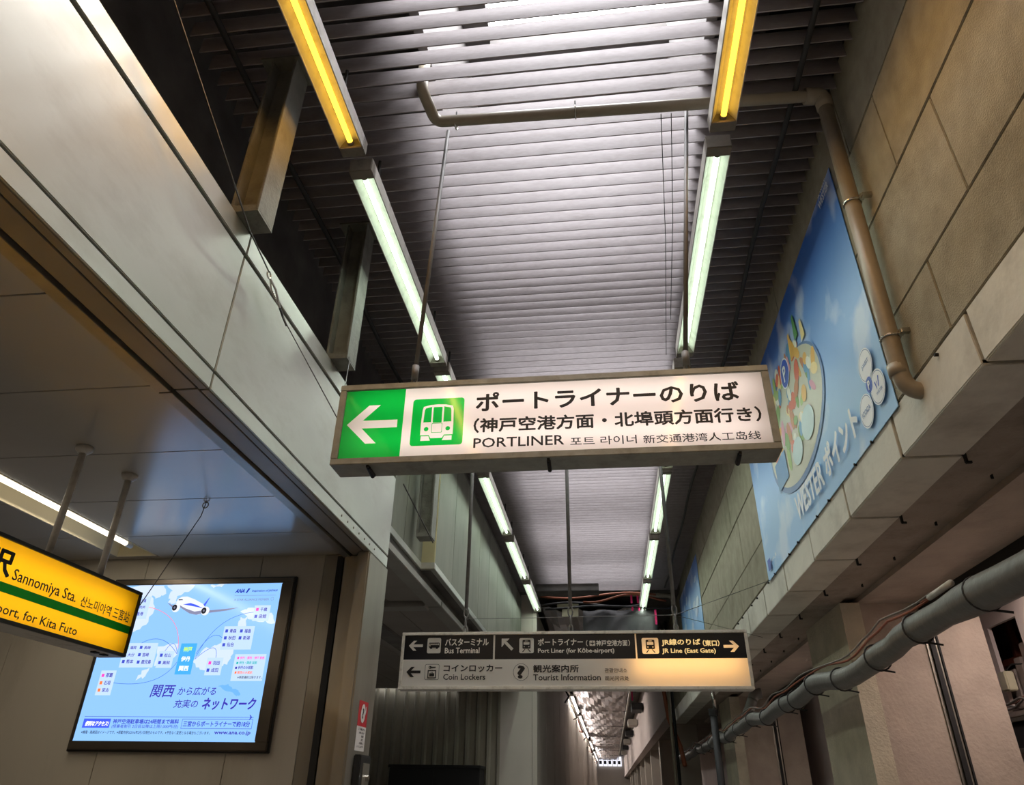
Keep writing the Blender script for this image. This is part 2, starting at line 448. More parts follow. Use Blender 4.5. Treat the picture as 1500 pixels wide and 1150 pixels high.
# second fascia beyond the column
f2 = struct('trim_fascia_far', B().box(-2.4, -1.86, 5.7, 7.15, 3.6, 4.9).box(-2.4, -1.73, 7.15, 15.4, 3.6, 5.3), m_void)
zt = 4.75
m_weath = mat('weathered_panel', (112, 113, 100), 0.6, 0.1, var=0.12, scale=3, dark=(60, 58, 48), dscale=2, damt=0.5, stretch=(1, 1, 0.3))
for a, b in ((5.72, 6.4), (6.41, 7.14)): build('fascia_panel', B().box(-1.87, -1.845, a, b, 3.66, zt), m_weath, f2, bevel=0.003)
build('step_panel', B().box(-1.855, -1.705, 7.13, 7.155, 3.66, zt), mat('cream_panel', (168, 158, 118), 0.6, var=0.1), f2, bevel=0.003)
for k in range(9):
    a = 7.16 + 0.9 * k
    build('fascia_panel', B().box(-1.73, -1.705, a, a + 0.89, 3.66, 5.2), m_weath, f2, bevel=0.003)
build('bottom_lip', B().box(-1.9, -1.835, 5.7, 7.13, 3.59, 3.655), m_steel, f2, bevel=0.003)
build('bottom_lip', B().box(-1.85, -1.695, 7.10, 7.165, 3.59, 3.655), m_steel, f2, bevel=0.003)
build('bottom_lip', B().box(-1.75, -1.695, 7.165, 15.3, 3.59, 3.655), m_steel, f2, bevel=0.003)
# dark walkway roof under it
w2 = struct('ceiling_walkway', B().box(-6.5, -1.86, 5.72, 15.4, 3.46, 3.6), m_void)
m_wk = mat('walkway_ceiling', (128, 120, 112), 0.6, var=0.08)
m_wkb = mat('walkway_beam', (132, 128, 120), 0.5, var=0.1)
for k in range(7):
    x1 = -1.95 - 0.42 * k
    build('ceiling_board', B().box(x1 - 0.41, x1, 5.75, 7.82, 3.435, 3.462), m_wk, w2, bevel=0.002)
    build('ceiling_board', B().box(x1 - 0.41, x1, 8.08, 15.3, 3.435, 3.462), m_wk, w2, bevel=0.002)
build('edge_beam', B().box(-1.95, -1.79, 5.72, 7.95, 3.40, 3.47), m_wkb, w2, bevel=0.006)
build('edge_beam', B().box(-1.95, -1.79, 7.98, 15.3, 3.40, 3.47), m_wkb, w2, bevel=0.006)
build('cross_beam', B().box(-6.4, -1.95, 7.83, 8.07, 3.38, 3.47), m_wkb, w2, bevel=0.006)

# ------------------------------------------------------------------ corrugated wall, smooth panels, far passage
m_corr = mat('corrugated_sheet', (150, 144, 128), 0.6, var=0.1, scale=2.5, dark=(110, 100, 84), dscale=2, damt=0.4, stretch=(1, 1, 0.2))
cw = empty('wall_corrugated', kind='structure')
pts = []
x = -6.4
prof = []
while x < -2.2:
    prof += [(x, 0.0), (x + 0.11, 0.0), (x + 0.14, -0.05), (x + 0.185, -0.05)]
    x += 0.215
prof.append((-2.2, 0.0))
half = len(prof) // 4
for s0, s1 in ((0, half + 1), (half, 2 * half + 1), (2 * half, 3 * half + 1), (3 * half, len(prof))):
    bb = B()
    for (xa, ya), (xb, yb) in zip(prof[s0:s1], prof[s0 + 1:s1]):
        bb.quad((xa, 15.5 + ya, 0), (xb, 15.5 + yb, 0), (xb, 15.5 + yb, 5.35), (xa, 15.5 + ya, 5.35))
    build('corrugated_sheet', bb, m_corr, cw)
for k in range(9):
    build('screw_head', B().tube([(-2.345 - 0.215 * k, 15.5, 2.62), (-2.345 - 0.215 * k, 15.485, 2.62)], 0.014, 6), m_black, cw)
m_pw = mat('smooth_white_panel', (190, 182, 170), 0.55, var=0.05, scale=1.5, stretch=(1, 1, 0.2))
wf = struct('wall_left_far', B().box(-2.2, -1.45, 15.5, 15.7, 0, 5.35).box(-1.7, -1.45, 15.7, 88, 0, 5.4), m_joint)
build('wall_panel', B().box(-2.19, -1.5, 15.46, 15.5, 0, 5.33), m_pw, wf, bevel=0.004)
build('wall_panel', B().box(-1.495, -1.40, 15.46, 15.6, 0, 5.33), m_pw, wf, bevel=0.004)
yy = 15.61
for k in range(26):
    L = 2.5 if k < 12 else 3.3
    build('wall_panel', B().box(-1.45, -1.42, yy, yy + L - 0.05, 0, 5.05), m_pw, wf, bevel=0.006)
    yy += L
# steel header where the slats end
struct('beam_end', B().box(-2.7, 1.9, 15.35, 15.5, 5.35, 7.3), m_void)
fr = struct('wall_right_far', B().box(1.62, 1.9, 11.85, 19.4, 3.4, 7.2), m_panelr)
build('black_edge_strip', B().box(1.585, 1.63, 11.8, 11.86, 3.385, 5.4), m_black, fr)
struct('beam_white_far', B().box(1.42, 1.7, 19.4, 88, 3.3, 5.4), m_white)
struct('ceiling_far_right', B().box(1.45, 5.0, 19.4, 88, 3.32, 3.5), m_conc)
for k in range(9):
    y = 22 + 6.5 * k
    o = build('column_far', B().box(1.75, 2.4, y, y + 0.6, 0, 3.32), m_pw, bevel=0.01); tag(o, kind='structure')
struct('wall_far_right_back', B().box(3.2, 3.4, 15.3, 88, 0, 3.4), m_white)
# far ceiling wrapped in crumpled plastic sheet
sb = B(); nx, ny = 14, 130
for j in range(ny + 1):
    y = 15.7 + (88 - 15.7) * j / ny
    for i in range(nx + 1):
        x = -1.3 + 2.1 * i / nx
        z = 5.12 - 0.10 * abs(math.sin(j * 0.55)) + 0.05 * math.sin(i * 1.7 + j * 0.9) + random.uniform(-0.03, 0.03) - 0.10 * math.sin(PI * i / nx)
        sb.v.append((x, y, z))
for j in range(ny):
    for i in range(nx):
        a = j * (nx + 1) + i; sb.f.append((a, a + 1, a + nx + 2, a + nx + 1))
m_plastic = mat('crumpled_plastic', (206, 194, 190), 0.3, var=0.12, scale=1.2, bump=0.5, bscale=3, dark=(110, 140, 175), dscale=0.6, damt=0.5)
struct('ceiling_far', sb, m_plastic)
struct('roof_far', B().box(-1.8, 2.0, 15.5, 88.2, 5.36, 5.5), m_void)
for k in range(8):
    y = 19 + 8.3 * k
    o = build('ceiling_batten', B().tube([(-1.3, y, 4.93), (0.85, y + 0.2, 4.93)], 0.012, 6), m_bar); tag(o, kind='structure')
struct('trim_far_conduit', B().tube([(0.86, 15.8, 4.98), (0.86, 88, 4.98)], 0.045, 8), m_pvc)
struct('wall_end', B().box(-1.8, 5, 88, 88.3, 0, 5.5), m_pw)

# ------------------------------------------------------------------ ceiling lights
def tube_mats(kind):
    if kind == 'warm': return emit('warm_tube', (255, 196, 60), 3.2), (1.0, 0.52, 0.13)
    return emit('cool_tube', (222, 250, 226), 4.5), (0.86, 1.0, 0.86)
LIGHT = {}
def ceiling_light(x, y0, kind, lab, length=2.36):
    grp = {'warm': 'yellow batten lights', 'cool': 'white batten lights'}[kind]
    tm, col = tube_mats(kind)
    if kind in LIGHT:
        r = copy_tree(LIGHT[kind]); r.location = (x, y0, 4.95); r['label'] = lab; return r
    r = empty('ceiling_light', (x, y0, 4.95), label=lab, cat='light', group=grp)
    L = length; hw = 0.073
    # trough: outer box, inner sloping reflector
    b = B()
    out = [(-hw, 0), (-hw, 0.10), (hw, 0.10), (hw, 0)]
    inn = [(hw - 0.006, 0.0), (0.036, 0.062), (-0.036, 0.062), (-hw + 0.006, 0.0)]
    b.prism([(p[0], p[1]) for p in out + inn], 1, 0.05, L - 0.05)
    build('trough', b, m_fix, r)
    for ya, yb in ((0, 0.075), (L - 0.075, L)):
        build('end_cap', B().box(-hw, hw, ya, yb, -0.004, 0.102), m_fixcap, r, bevel=0.004)
    t = build('tube', B().tube([(0, 0.09, 0.028), (0, L - 0.09, 0.028)], 0.0165, 14), tm, r, smooth=True)
    for ya in (0.07, L - 0.095): build('tube_socket', B().tube([(0, ya, 0.028), (0, ya + 0.025, 0.028)], 0.02, 10), m_fixcap, r)
    for ya in (0.3, L - 0.3):
        build('stem', B().tube([(0, ya, 0.1), (0, ya, ZC - 4.95)], 0.011, 8), m_bar, r)
    area(r, (0, L / 2, 0.006), (0, 0, 0), 0.03, L - 0.2, TUBE_W * (1.4 if kind == 'warm' else 1.0), col)
    LIGHT[kind] = r
    return r
XL, XR = -1.37, 0.822
LAMPS = []
ORD = ('first', 'second', 'third', 'fourth', 'fifth')
for x, starts in ((XL, (-1.9, 0.55, 3.02, 5.46, 7.93, 10.5, 13.06)), (XR, (-1.85, 0.6, 3.07, 5.6, 8.02, 10.58, 13.12))):
    side = 'fascia' if x < 0 else 'concrete wall'
    for k, y0 in enumerate(starts):
        if k == 0: lab = f'yellow-tubed batten light, second back from the white tubes, on the {side} side'
        elif k == 1: lab = f'yellow-tubed batten light adjoining the first white tube on the {side} side'
        else: lab = f'white-tubed batten light, {ORD[k - 2]} after the yellow ones in the row on the {side} side'
        lamp = ceiling_light(x, y0, 'warm' if y0 < 1 else 'cool', lab)
        LAMPS.append(lamp)
# the yellow rows run on over the camera: the light of the pair wholly out of the picture says so in its name
for lamp in LAMPS:
    for ch in lamp.children:
        if ch.type == 'LIGHT':
            if lamp.location.y < 0: ch.data = ch.data.copy(); ch.name = ch.data.name = ('fascia' if lamp.location.x < 0 else 'wall') + '_side_tube_offscreen'
            else: ch.name = 'ceiling_tube_light'
# concourse light recessed in the ceiling trough
r = empty('recessed_light', (-3.79, 0, 3.25), label='recessed strip light with a bare white tube in the concourse ceiling', cat='light')
build('trough', B().prism([(-0.175, 0), (-0.16, 0.13), (0.16, 0.13), (0.175, 0), (0.17, 0), (0.15, 0.122), (-0.15, 0.122), (-0.17, 0)], 1, -3.9, 5.36), mat('cream_trough', (226, 214, 180), 0.5, var=0.04), r)
build('end_plate', B().box(-0.17, 0.17, 5.345, 5.36, 0.0, 0.13), mat('cream_trough', (226, 214, 180)), r)
for a, b in ((-1.6, 0.55), (0.65, 2.8), (2.9, 5.0)):
    build('tube', B().tube([(0.13, a, -0.004), (0.13, b, -0.004)], 0.018, 12), emit('concourse_tube', (255, 244, 220), 2.4), r, smooth=True)
    build('tube_holder', B().tube([(0.13, b, -0.004), (0.13, b + 0.07, -0.004)], 0.022, 10), m_fix, r)
    area(r, (0.0, (a + b) / 2, 0.02), (0, 0, 0), 0.12, b - a, 12.0, (1.0, 0.88, 0.72), 'concourse_tube_light' if a > 2.85 else 'concourse_tube_light_offscreen')
# passage lights far away
for a, b in ((28.5, 34.5), (36, 50), (54, 63), (67, 84)):
    r = empty('far_passage_light', (-1.3, a, 4.72), label='long white tube light along the far passage wall', cat='light', group='tube lights of the far passage')
    build('batten', B().box(-0.06, 0.06, 0, b - a, 0.03, 0.09), m_fix, r)
    build('wall_arm', B().box(-0.119, -0.05, 0.3, 0.36, 0.04, 0.08), m_fix, r)
    build('tube', B().tube([(0, 0.1, 0), (0, b - a - 0.1, 0)], 0.03, 8), emit('far_tube', (250, 250, 248), 3.0), r)
    area(r, (0, (b - a) / 2, -0.035), (0, 0, 0), 0.06, b - a, 35.0 * (b - a) / 5, (1.0, 0.93, 0.88))
    area(r, (0.065, (b - a) / 2, 0), (0, -1.9, 0), 0.06, b - a, 28.0 * (b - a) / 5, (1.0, 0.93, 0.88))
# shop lights inside the bays
for y in (5.7, 10.6):
    r = empty('shop_light', (3.25, y, 3.32), label='strip light on the shop ceiling behind the shutter rail', cat='light', group='shop strip lights')
    build('housing', B().box(-0.05, 0.05, -0.7, 0.7, -0.04, 0.0), m_fix, r, bevel=0.004)
    build('diffuser', B().box(-0.04, 0.04, -0.68, 0.68, -0.06, -0.04), emit('shop_tube', (255, 226, 214), 3.0), r)
    area(r, (0, 0, -0.065), (0, 0, 0), 0.08, 1.3, 25.0, (1.0, 0.84, 0.78), 'shop_strip_light_offscreen' if y == 5.7 else 'shop_strip_light')

# ------------------------------------------------------------------ front direction sign (green arrow)
def frame_bars(parent, w, z0, z1, d, t, m, front=-0.012, bev=0.003):
    """four bars round a face of width w from z0 to z1, depth d"""
    h = w / 2
    for n, (a, b, c, e) in (('frame_bottom', (-h, h, z0, z0 + t)), ('frame_top', (-h, h, z1 - t, z1)), ('frame_side', (-h, -h + t, z0 + t, z1 - t)), ('frame_side', (h - t, h, z0 + t, z1 - t))):
        build(n, B().box(a, b, front, d, c, e), m, parent, bevel=bev)
def arrow(u0, u1, v, hw, th, wing):
    """arrow pointing to -u: tip u0, tail u1, half height hw of the head, shaft half thickness th"""
    k = wing
    return [(u0, v), (u0 + hw, v + hw), (u0 + hw + k, v + hw), (u0 + k + th, v + th), (u1, v + th), (u1, v - th), (u0 + k + th, v - th), (u0 + hw + k, v - hw), (u0 + hw, v - hw)]
def flip(lp, c): return [(2 * c - u, v) for u, v in lp][::-1]

m_white_bl = backlit('backlit_white', (250, 240, 236))
m_green_bl = backlit('backlit_green', (20, 190, 70))
r1 = empty('hanging_sign', (-0.2155, 3.0, 2.942), label='long lit hanging sign with a green left arrow and black Japanese lettering on white', cat='sign')
frame_bars(r1, 2.087, 0.0, 0.437, 0.145, 0.033, m_frame)
build('back_plate', B().box(-1.02, 1.02, 0.125, 0.14, 0.02, 0.42), m_white, r1)
gu = -0.7078
arr = [(-0.9893, .2162), (-.8868, .3195), (-.8294, .3195), (-.911, .236), (-.7362, .2345), (-.7352, .1927), (-.9123, .1939), (-.8319, .1111), (-.8851, .1111)]
ic = rrect(-.664, .0875, -.4075, .3415, .016)
gp1 = flat(r1, 'green_panel', [rect(-1.012, .031, gu, .406), arr], m_green_bl, 0.0)
flat(gp1, 'arrow', [arr], m_white_bl, 0.0)
wp1 = flat(r1, 'white_panel', [rect(gu, .031, 1.012, .406), ic], m_white_bl, 0.0)
# train pictogram cut out of the green square
outer = [(-.6165, .20), (-.613, .28), (-.6085, .298), (-.575, .3065), (-.5369, .309), (-.497, .3065), (-.464, .298), (-.459, .28), (-.4565, .20), (-.457, .143), (-.499, .143), (-.5085, .126), (-.564, .126), (-.5735, .143), (-.616, .143)]
winL = [(-.6055, .212), (-.6025, .277), (-.598, .289), (-.567, .2965), (-.567, .212)]
winR = [(-.5065, .212), (-.5065, .2965), (-.475, .289), (-.470, .277), (-.467, .212)]
door = rrect(-.559, .2085, -.5145, .2945, .004, 2)
seam = rrect(-.563, .1545, -.5105, .2065, .004, 2); seam_in = rrect(-.5605, .157, -.513, .2035, .003, 2)
lampL, lampR = ell(-.5885, .1755, .0115, .0115, 18), ell(-.4825, .1755, .0115, .0115, 18)
bl = [(-.6125, .1135), (-.612, .1375), (-.575, .1375), (-.566, .1135)]; br = [(-.507, .1135), (-.498, .1375), (-.461, .1375), (-.461, .1135)]
gs1 = flat(r1, 'green_square', [ic, outer, bl, br], m_green_bl, 0.0)
flat(gs1, 'train_pictogram', [outer, winL, winR, door, seam, lampL, lampR], m_white_bl, 0.0)
flat(gs1, 'train_pictogram', [seam_in], m_white_bl, 0.0)
for n, lp in (('train_window', winL), ('train_window', winR), ('train_window', door), ('train_lamp', lampL), ('train_lamp', lampR)): flat(gs1, n, [lp], m_green_bl, 0.0)
flat(gs1, 'train_door', [seam, seam_in], m_green_bl, 0.0)
flat(gs1, 'train_bumper', [bl], m_white_bl, 0.0); flat(gs1, 'train_bumper', [br], m_white_bl, 0.0)
YT = -0.002
text(wp1, 'ポートライナーのりば', -.3508, .2577, .8995, .3626, m_ink, YT, 0.030)
text(wp1, '（神戸空港方面・北埠頭方面行き）', -.3569, .1432, .9797, .2221, m_ink, YT, 0.028)
text(wp1, 'PORTLINER', -.3536, .0648, .0748, .1157, m_ink, YT, 0.016)
text(wp1, '포트 라이너', .103, .0571, .4079, .1009, m_ink, YT, 0.008)
text(wp1, '新交通港湾人工岛线', .4377, .0543, .9603, .0971, m_ink, YT, 0.008)
for v in (0.335, 0.125): area(r1, (0, 0.11, v), (-PI / 2, 0, 0), 1.95, 0.03, 1.3, (1.0, 0.93, 0.87))
for u in (-0.86, 0.0, 0.86):
    build('latch', B().box(u - 0.006, u + 0.006, 0.0, 0.12, -0.012, 0.0).tube([(u, 0.02, -0.006), (u, 0.1, -0.02)], 0.01, 6), m_black, r1)
for (xb, xt, zt_) in ((-0.905, -0.85, 5.335), (0.47, 0.672, 5.335)):
    ub, ut = xb + 0.2155, xt + 0.2155
    build('hanger_rod', B().tube([(ub, 0.07, 0.56), (ut, 0.105, zt_ - 2.942)], 0.0125, 10), m_rod, r1, smooth=True)
    build('rod_sleeve', B().tube([(ub - .002, 0.07, 0.50), (ub, 0.07, 0.58)], 0.019, 10), m_rod, r1, smooth=True)
    build('eye_bolt', B().tube([(ub - .002 + 0.014 * math.cos(t), 0.07, 0.47 + 0.032 * math.sin(t)) for t in [k * PI / 8 for k in range(17)]], 0.006, 6), m_rod, r1, smooth=True)

# ------------------------------------------------------------------ second guide sign (black and white)
r2 = empty('hanging_sign', (-0.295, 6.5, 2.37), label='long black and white guide sign for bus terminal, trains, lockers and tourist information', cat='sign')
frame_bars(r2, 3.01, 0.0, 0.475, 0.13, 0.026, m_frame2)
build('back_plate', B().box(-1.48, 1.48, 0.115, 0.128, 0.015, 0.46), m_white, r2)
m_pan = backlit('guide_panel', (238, 234, 226), 0.4)
m_navy = mat('navy_film', (8, 12, 20), 0.35, var=0)
sp = 0.245
def sign_train(u, v, s):
    """train front with rails: (body outline, holes, rails)"""
    body = rrect(u - .30*s, v - .22*s, u + .30*s, v + .40*s, .07*s, 3)
    win = rrect(u - .22*s, v + .06*s, u + .22*s, v + .26*s, .03*s, 2)
    top = rrect(u - .12*s, v + .30*s, u + .12*s, v + .345*s, .01*s, 1)
    l1, l2 = ell(u - .17*s, v - .08*s, .045*s, .045*s, 12), ell(u + .17*s, v - .08*s, .045*s, .045*s, 12)
    ra = [(u - .14*s, v - .24*s), (u - .08*s, v - .24*s), (u - .24*s, v - .45*s), (u - .33*s, v - .45*s)]
    rb_ = flip(ra, u)
    return body, [win, top, l1, l2], [ra, rb_]
iconA = rrect(-1.2715, .297, -1.1485, .4265, .014)      # bus
iconB = rrect(-.447, .294, -.320, .4205, .014)          # train
iconC = rrect(.614, .283, .756, .413, .015)             # train, lit
ar1 = arrow(-1.4395, -1.312, .3625, .042, .0115, .03)
ar4 = flip(arrow(1.2967, 1.425, .340, .045, .0115, .032), (1.2967 + 1.425) / 2)
ar2 = [(-.604, .417), (-.535, .417), (-.553, .398), (-.5645, .398), (-.4985, .333), (-.5165, .316), (-.5835, .381), (-.5835, .366), (-.604, .346)]
def bus(u, v):
    b = rrect(u - .049, v - .018, u + .049, v + .024, .006, 2)
    ws = [rect(u - .030 + .019*k, v + .004, u - .014 + .019*k, v + .017) for k in range(4)] + [rect(u - .045, v - .008, u - .034, v + .017)]
    wh = [ell(u - .027, v - .019, .0105, .0105, 12), ell(u + .026, v - .019, .0105, .0105, 12)]
    return b, ws, wh
b_, ws, wh = bus(-1.2085, .363)
B1, H1, R1_ = sign_train(-.3835, .357, .118); B2, H2, R2_ = sign_train(.685, .348, .124)
plane_ic = rrect(.166, .351, .216, .394, .006)
# dark film with everything left clear cut out of it
dp1 = flat(r2, 'dark_panel', [rect(-1.479, sp, -.678, .449), iconA, ar1], m_navy, 0.0)
dp2 = flat(r2, 'dark_panel', [rect(-.662, sp, .557, .449), iconB, ar2, plane_ic], m_navy, 0.0)
dp3 = flat(r2, 'dark_panel', [rect(.570, sp, 1.479, .449), iconC, ar4], m_navy, 0.0)
flat(r2, 'divider', [rect(-.678, sp, -.662, .449)], m_pan, 0.0); flat(r2, 'divider', [rect(.557, sp, .570, .449)], m_pan, 0.0)
wp2 = flat(r2, 'white_panel', [rect(-1.479, .026, 1.479, sp)], m_pan, 0.0)
for a in (ar1, ar2, ar4): flat(r2, 'arrow', [a], m_pan, 0.0)
for lp in (iconA, iconB, iconC, plane_ic): flat(r2, 'icon_square', [lp], m_pan, 0.0)
flat(r2, 'bus_pictogram', [b_] + ws, m_navy, YT)
for w_ in wh: flat(r2, 'bus_wheel', [w_], m_navy, YT)
for bd, hs, rs in ((B1, H1, R1_), (B2, H2, R2_)):
    flat(r2, 'train_pictogram', [bd] + hs, m_navy, YT)
    for q in rs: flat(r2, 'rail_pictogram', [q], m_navy, YT)
flat(r2, 'plane_pictogram', [[(.191 - .003, .356), (.191 - .003, .366), (.191 - .02, .372), (.191 - .02, .377), (.191 - .003, .375), (.191 - .003, .387), (.191, .391), (.194, .387), (.194, .375), (.211, .377), (.211, .372), (.194, .366), (.194, .356)]], m_navy, YT)
# letters laid over the dark film: plain pale film
m_pale = mat('pale_letter_film', (226, 222, 214), 0.4, var=0)
m_amber = backlit('amber_letter_film', (255, 222, 160), 0.5)
for s, a, m_ in (('バスターミナル', (-1.1106, .3593, -.719, .4212), m_pale), ('Bus Terminal', (-1.11, .295, -.7984, .3433), m_pale),
              ('ポートライナー', (-.283, .356, .1098, .415), m_pale), ('（', (.1355, .348, .150, .398), m_pale), ('神戸空港方面', (.224, .349, .492, .397), m_pale), ('）', (.500, .348, .5144, .398), m_pale),
              ('Port Liner (for Kōbe-airport)', (-.283, .284, .3767, .334), m_pale)):
    text(dp1 if a[0] < -.7 else dp2, s, *a, m_, YT, 0.022)
# the lit third: emissive letters over the film imitate light from the lamp behind
for s, a in (('JR線のりば', (.7829, .3438, 1.1083, .404)), ('（東口）', (1.1276, .3415, 1.2665, .3923)), ('JR Line (East Gate)', (.7802, .2776, 1.2285, .3265))):
    text(dp3, s, *a, emit('glow_letter', (255, 214, 140), 0.85), YT, 0.028)
text(wp2, 'コインロッカー', -1.1117, .1422, -.5935, .201, m_ink, YT, 0.028)
text(wp2, 'Coin Lockers', -1.111, .0781, -.7399, .1258, m_ink, YT, 0.02)
text(wp2, '観光案内所', -.3246, .1351, .067, .1985, m_ink, YT, 0.028)
text(wp2, 'Tourist Information', -.3246, .0725, .2501, .1215, m_ink, YT, 0.02)
text(wp2, '관광안내소', .2854, .1336, .4753, .1685, m_ink, YT, .012)
text(wp2, '观光问讯处', .2844, .0711, .4871, .1059, m_ink, YT, .012)
flat(r2, 'arrow', [arrow(-1.4424, -1.316, .143, .042, .0115, .03)], m_ink, YT)
flat(wp2, 'locker_frame', [rrect(-1.2772, .0783, -1.1501, .2072, .014), rrect(-1.2742, .0813, -1.1531, .2042, .012)], m_ink, YT)
flat(wp2, 'locker_pictogram', [rect(-1.252, .090, -1.176, .158), rect(-1.243, .099, -1.185, .149)], m_ink, YT)
flat(wp2, 'bag_pictogram', [rect(-1.236, .106, -1.192, .132)], m_ink, YT); flat(wp2, 'bag_handle', [rect(-1.224, .132, -1.204, .141), rect(-1.220, .132, -1.208, .137)], m_ink, YT)
flat(wp2, 'key_pictogram', [ell(-1.232, .181, .014, .012, 16), ell(-1.236, .181, .005, .005, 10)], m_ink, YT); flat(wp2, 'key_shaft', [rect(-1.219, .176, -1.183, .186)], m_ink, YT)
flat(wp2, 'question_ring', [ell(-.4296, .1403, .0685, .0692, 40), ell(-.4296, .1403, .0655, .0662, 40)], m_ink, YT)
text(wp2, '?', -.462, .088, -.396, .194, m_ink, YT, 0.06)
area(r2, (.98, .10, .225), (-PI / 2, 0, 0), .90, .22, 2.4, (1.0, 0.54, 0.15))
for u in (-.945, .005, .922):
    build('hanger_rod', B().tube([(u, .06, .70), (u, .06, 5.34 - 2.37)], .017, 10), m_rod, r2, smooth=True)
    build('chain_link', B().tube([(u + .02*math.cos(t), .06, .655 + .045*math.sin(t)) for t in [k*PI/6 for k in range(13)]], .007, 6), m_rod, r2)
    build('chain_link', B().tube([(u, .06 + .018*math.cos(t), .575 + .045*math.sin(t)) for t in [k*PI/6 for k in range(13)]], .007, 6), m_rod, r2)
    build('eye_bolt', B().tube([(u + .016*math.cos(t), .06, .505 + .032*math.sin(t)) for t in [k*PI/6 for k in range(13)]], .008, 6), m_rod, r2)
    build('anchor_plate', B().box(u - .05, u + .05, .01, .11, .47, .478), m_frame2, r2)

# ------------------------------------------------------------------ yellow station sign in the concourse
m_yel = backlit('backlit_yellow', (255, 190, 20)); m_dkg = backlit('backlit_dark_green', (6, 96, 20), 0.5)
r3 = empty('hanging_sign', (-2.77, 4.055, 2.265), PI / 2, label='yellow lit hanging station sign with a green stripe and black frame', cat='sign')
L3 = 2.6
for n, (a, b, c, e) in (('frame_bottom', (-L3, 0, -.012, .006)), ('frame_top', (-L3, 0, .340, .358)), ('frame_side', (-.018, 0, .006, .340)), ('frame_side', (-L3, -L3 + .018, .006, .340))):
    build(n, B().box(a, b, -.012, .16, c, e), m_blackframe, r3, bevel=.002)
build('back_plate', B().box(-L3, 0, .14, .158, 0, .345), m_white, r3)
build('bottom_plate', B().box(-L3, 0, .0, .158, -.013, -.004), m_frame2, r3)
yp1 = flat(r3, 'yellow_panel', [rect(-L3 + .018, .006, -.018, .1145)], m_yel, 0); yp2 = flat(r3, 'yellow_panel', [rect(-L3 + .018, .157, -.018, .340)], m_yel, 0)
flat(r3, 'green_stripe', [rect(-L3 + .018, .1145, -.018, .157)], m_dkg, 0)
text(yp2, '三宮駅', -1.62, .178, -1.018, .302, m_ink, YT, .035)
text(yp2, 'Sannomiya Sta.', -.9982, .162, -.5334, .232, m_ink, YT, 0.012)
text(yp2, '산노미야역', -.494, .170, -.230, .225, m_ink, YT, .01); text(yp2, '三宮站', -.2066, .170, -.0535, .230, m_ink, YT, .01)
text(yp1, 'for Kobe Airport, for Kita Futo', -1.42, .012, -.4513, .068, m_ink, YT, 0.012)
area(r3, (-L3 / 2, .11, .25), (-PI / 2, 0, 0), L3 - .15, .03, 2.2, (1, .93, .8)); area(r3, (-L3 / 2, .11, .07), (-PI / 2, 0, 0), L3 - .15, .03, 1.9, (1, .93, .8))
for u, off in ((3.31 - 4.055, .07), (3.71 - 4.055, .05)):
    build('post', B().tube([(u, off, .35), (u, off, .975)], .019, 12), m_fix, r3, smooth=True)
    build('ceiling_flange', B().tube([(u, off, .945), (u, off, .965), (u, off, .984)], [.025, .045, .048], 16), m_fix, r3, smooth=True)
for u in (-.2, -.12): build('latch', B().box(u - .02, u + .02, .03, .06, -.02, -.012), m_black, r3)

# ------------------------------------------------------------------ airline advertising screen on the concourse wall
r4 = empty('advertising_screen', (-3.18, 5.445, 1.835), label='large lit airline advertisement screen with a route map and aeroplane on pale blue', cat='screen')
m_fr4 = mat('bronze_frame', (96, 88, 78), 0.35, 0.8, var=0.1); m_fr4d = mat('dark_bezel', (26, 25, 25), 0.35)
fw = 0.765; hh = 1.23
for n, (a, b, c, e) in (('frame_bottom', (-fw, fw, 0, .058)), ('frame_top', (-fw, fw, hh - .04, hh)), ('frame_side', (-fw, -fw + .022, .058, hh - .04)), ('frame_side', (fw - .10, fw, .058, hh - .04))):
    build(n, B().box(a, b, -.045, 0, c, e), m_fr4, r4, bevel=.006)
build('outer_casing', B().box(-fw - .012, fw + .012, -.03, 0, -.012, hh + .012), m_fr4d, r4, bevel=.004)
Y0 = -.034
def E_(n, rgb, g=0.35): return emit('screen_' + n, rgb, 1.12, g)
e_bg = E_('sky', (140, 192, 252)); e_land = E_('land', (206, 222, 250)); e_box = E_('card', (190, 216, 252)); e_navy = E_('navy', (62, 78, 196)); e_ind = E_('indigo', (60, 50, 170))
e_pink = E_('pink', (255, 70, 190)); e_or = E_('orange', (255, 122, 62)); e_teal = E_('teal', (32, 178, 176)); e_wht = E_('white', (248, 250, 255)); e_key = E_('keycard', (70, 170, 240)); e_lime = E_('lime', (200, 255, 110)); e_red = E_('red', (255, 110, 110)); e_gry = E_('grey', (120, 120, 140)); e_line = E_('line', (60, 110, 210)); e_blue2 = E_('logo_blue', (30, 50, 170)); e_blk = E_('black', (24, 26, 36)); e_globe = E_('globe', (110, 176, 240)); e_btn = E_('button', (66, 92, 235))
r4s = flat(r4, 'screen', [rect(-.745, .056, .667, 1.192)], e_bg, Y0)
def scr(n, loops, m, k): return flat(r4s, n, loops, m, Y0 - .0008 * k)
def blob(pts, n=4, amp=.012):
    """ragged coast line through the points"""
    rng = random.Random(len(pts) * 31 + int(pts[0][0] * 1000)); out = []
    for (a, b), (c, d) in zip(pts, pts[1:] + pts[:1]):
        for k in range(n):
            t = k / n; out.append((a + (c-a)*t + (rng.uniform(-amp, amp) if k else 0), b + (d-b)*t + (rng.uniform(-amp, amp) if k else 0)))
    return out
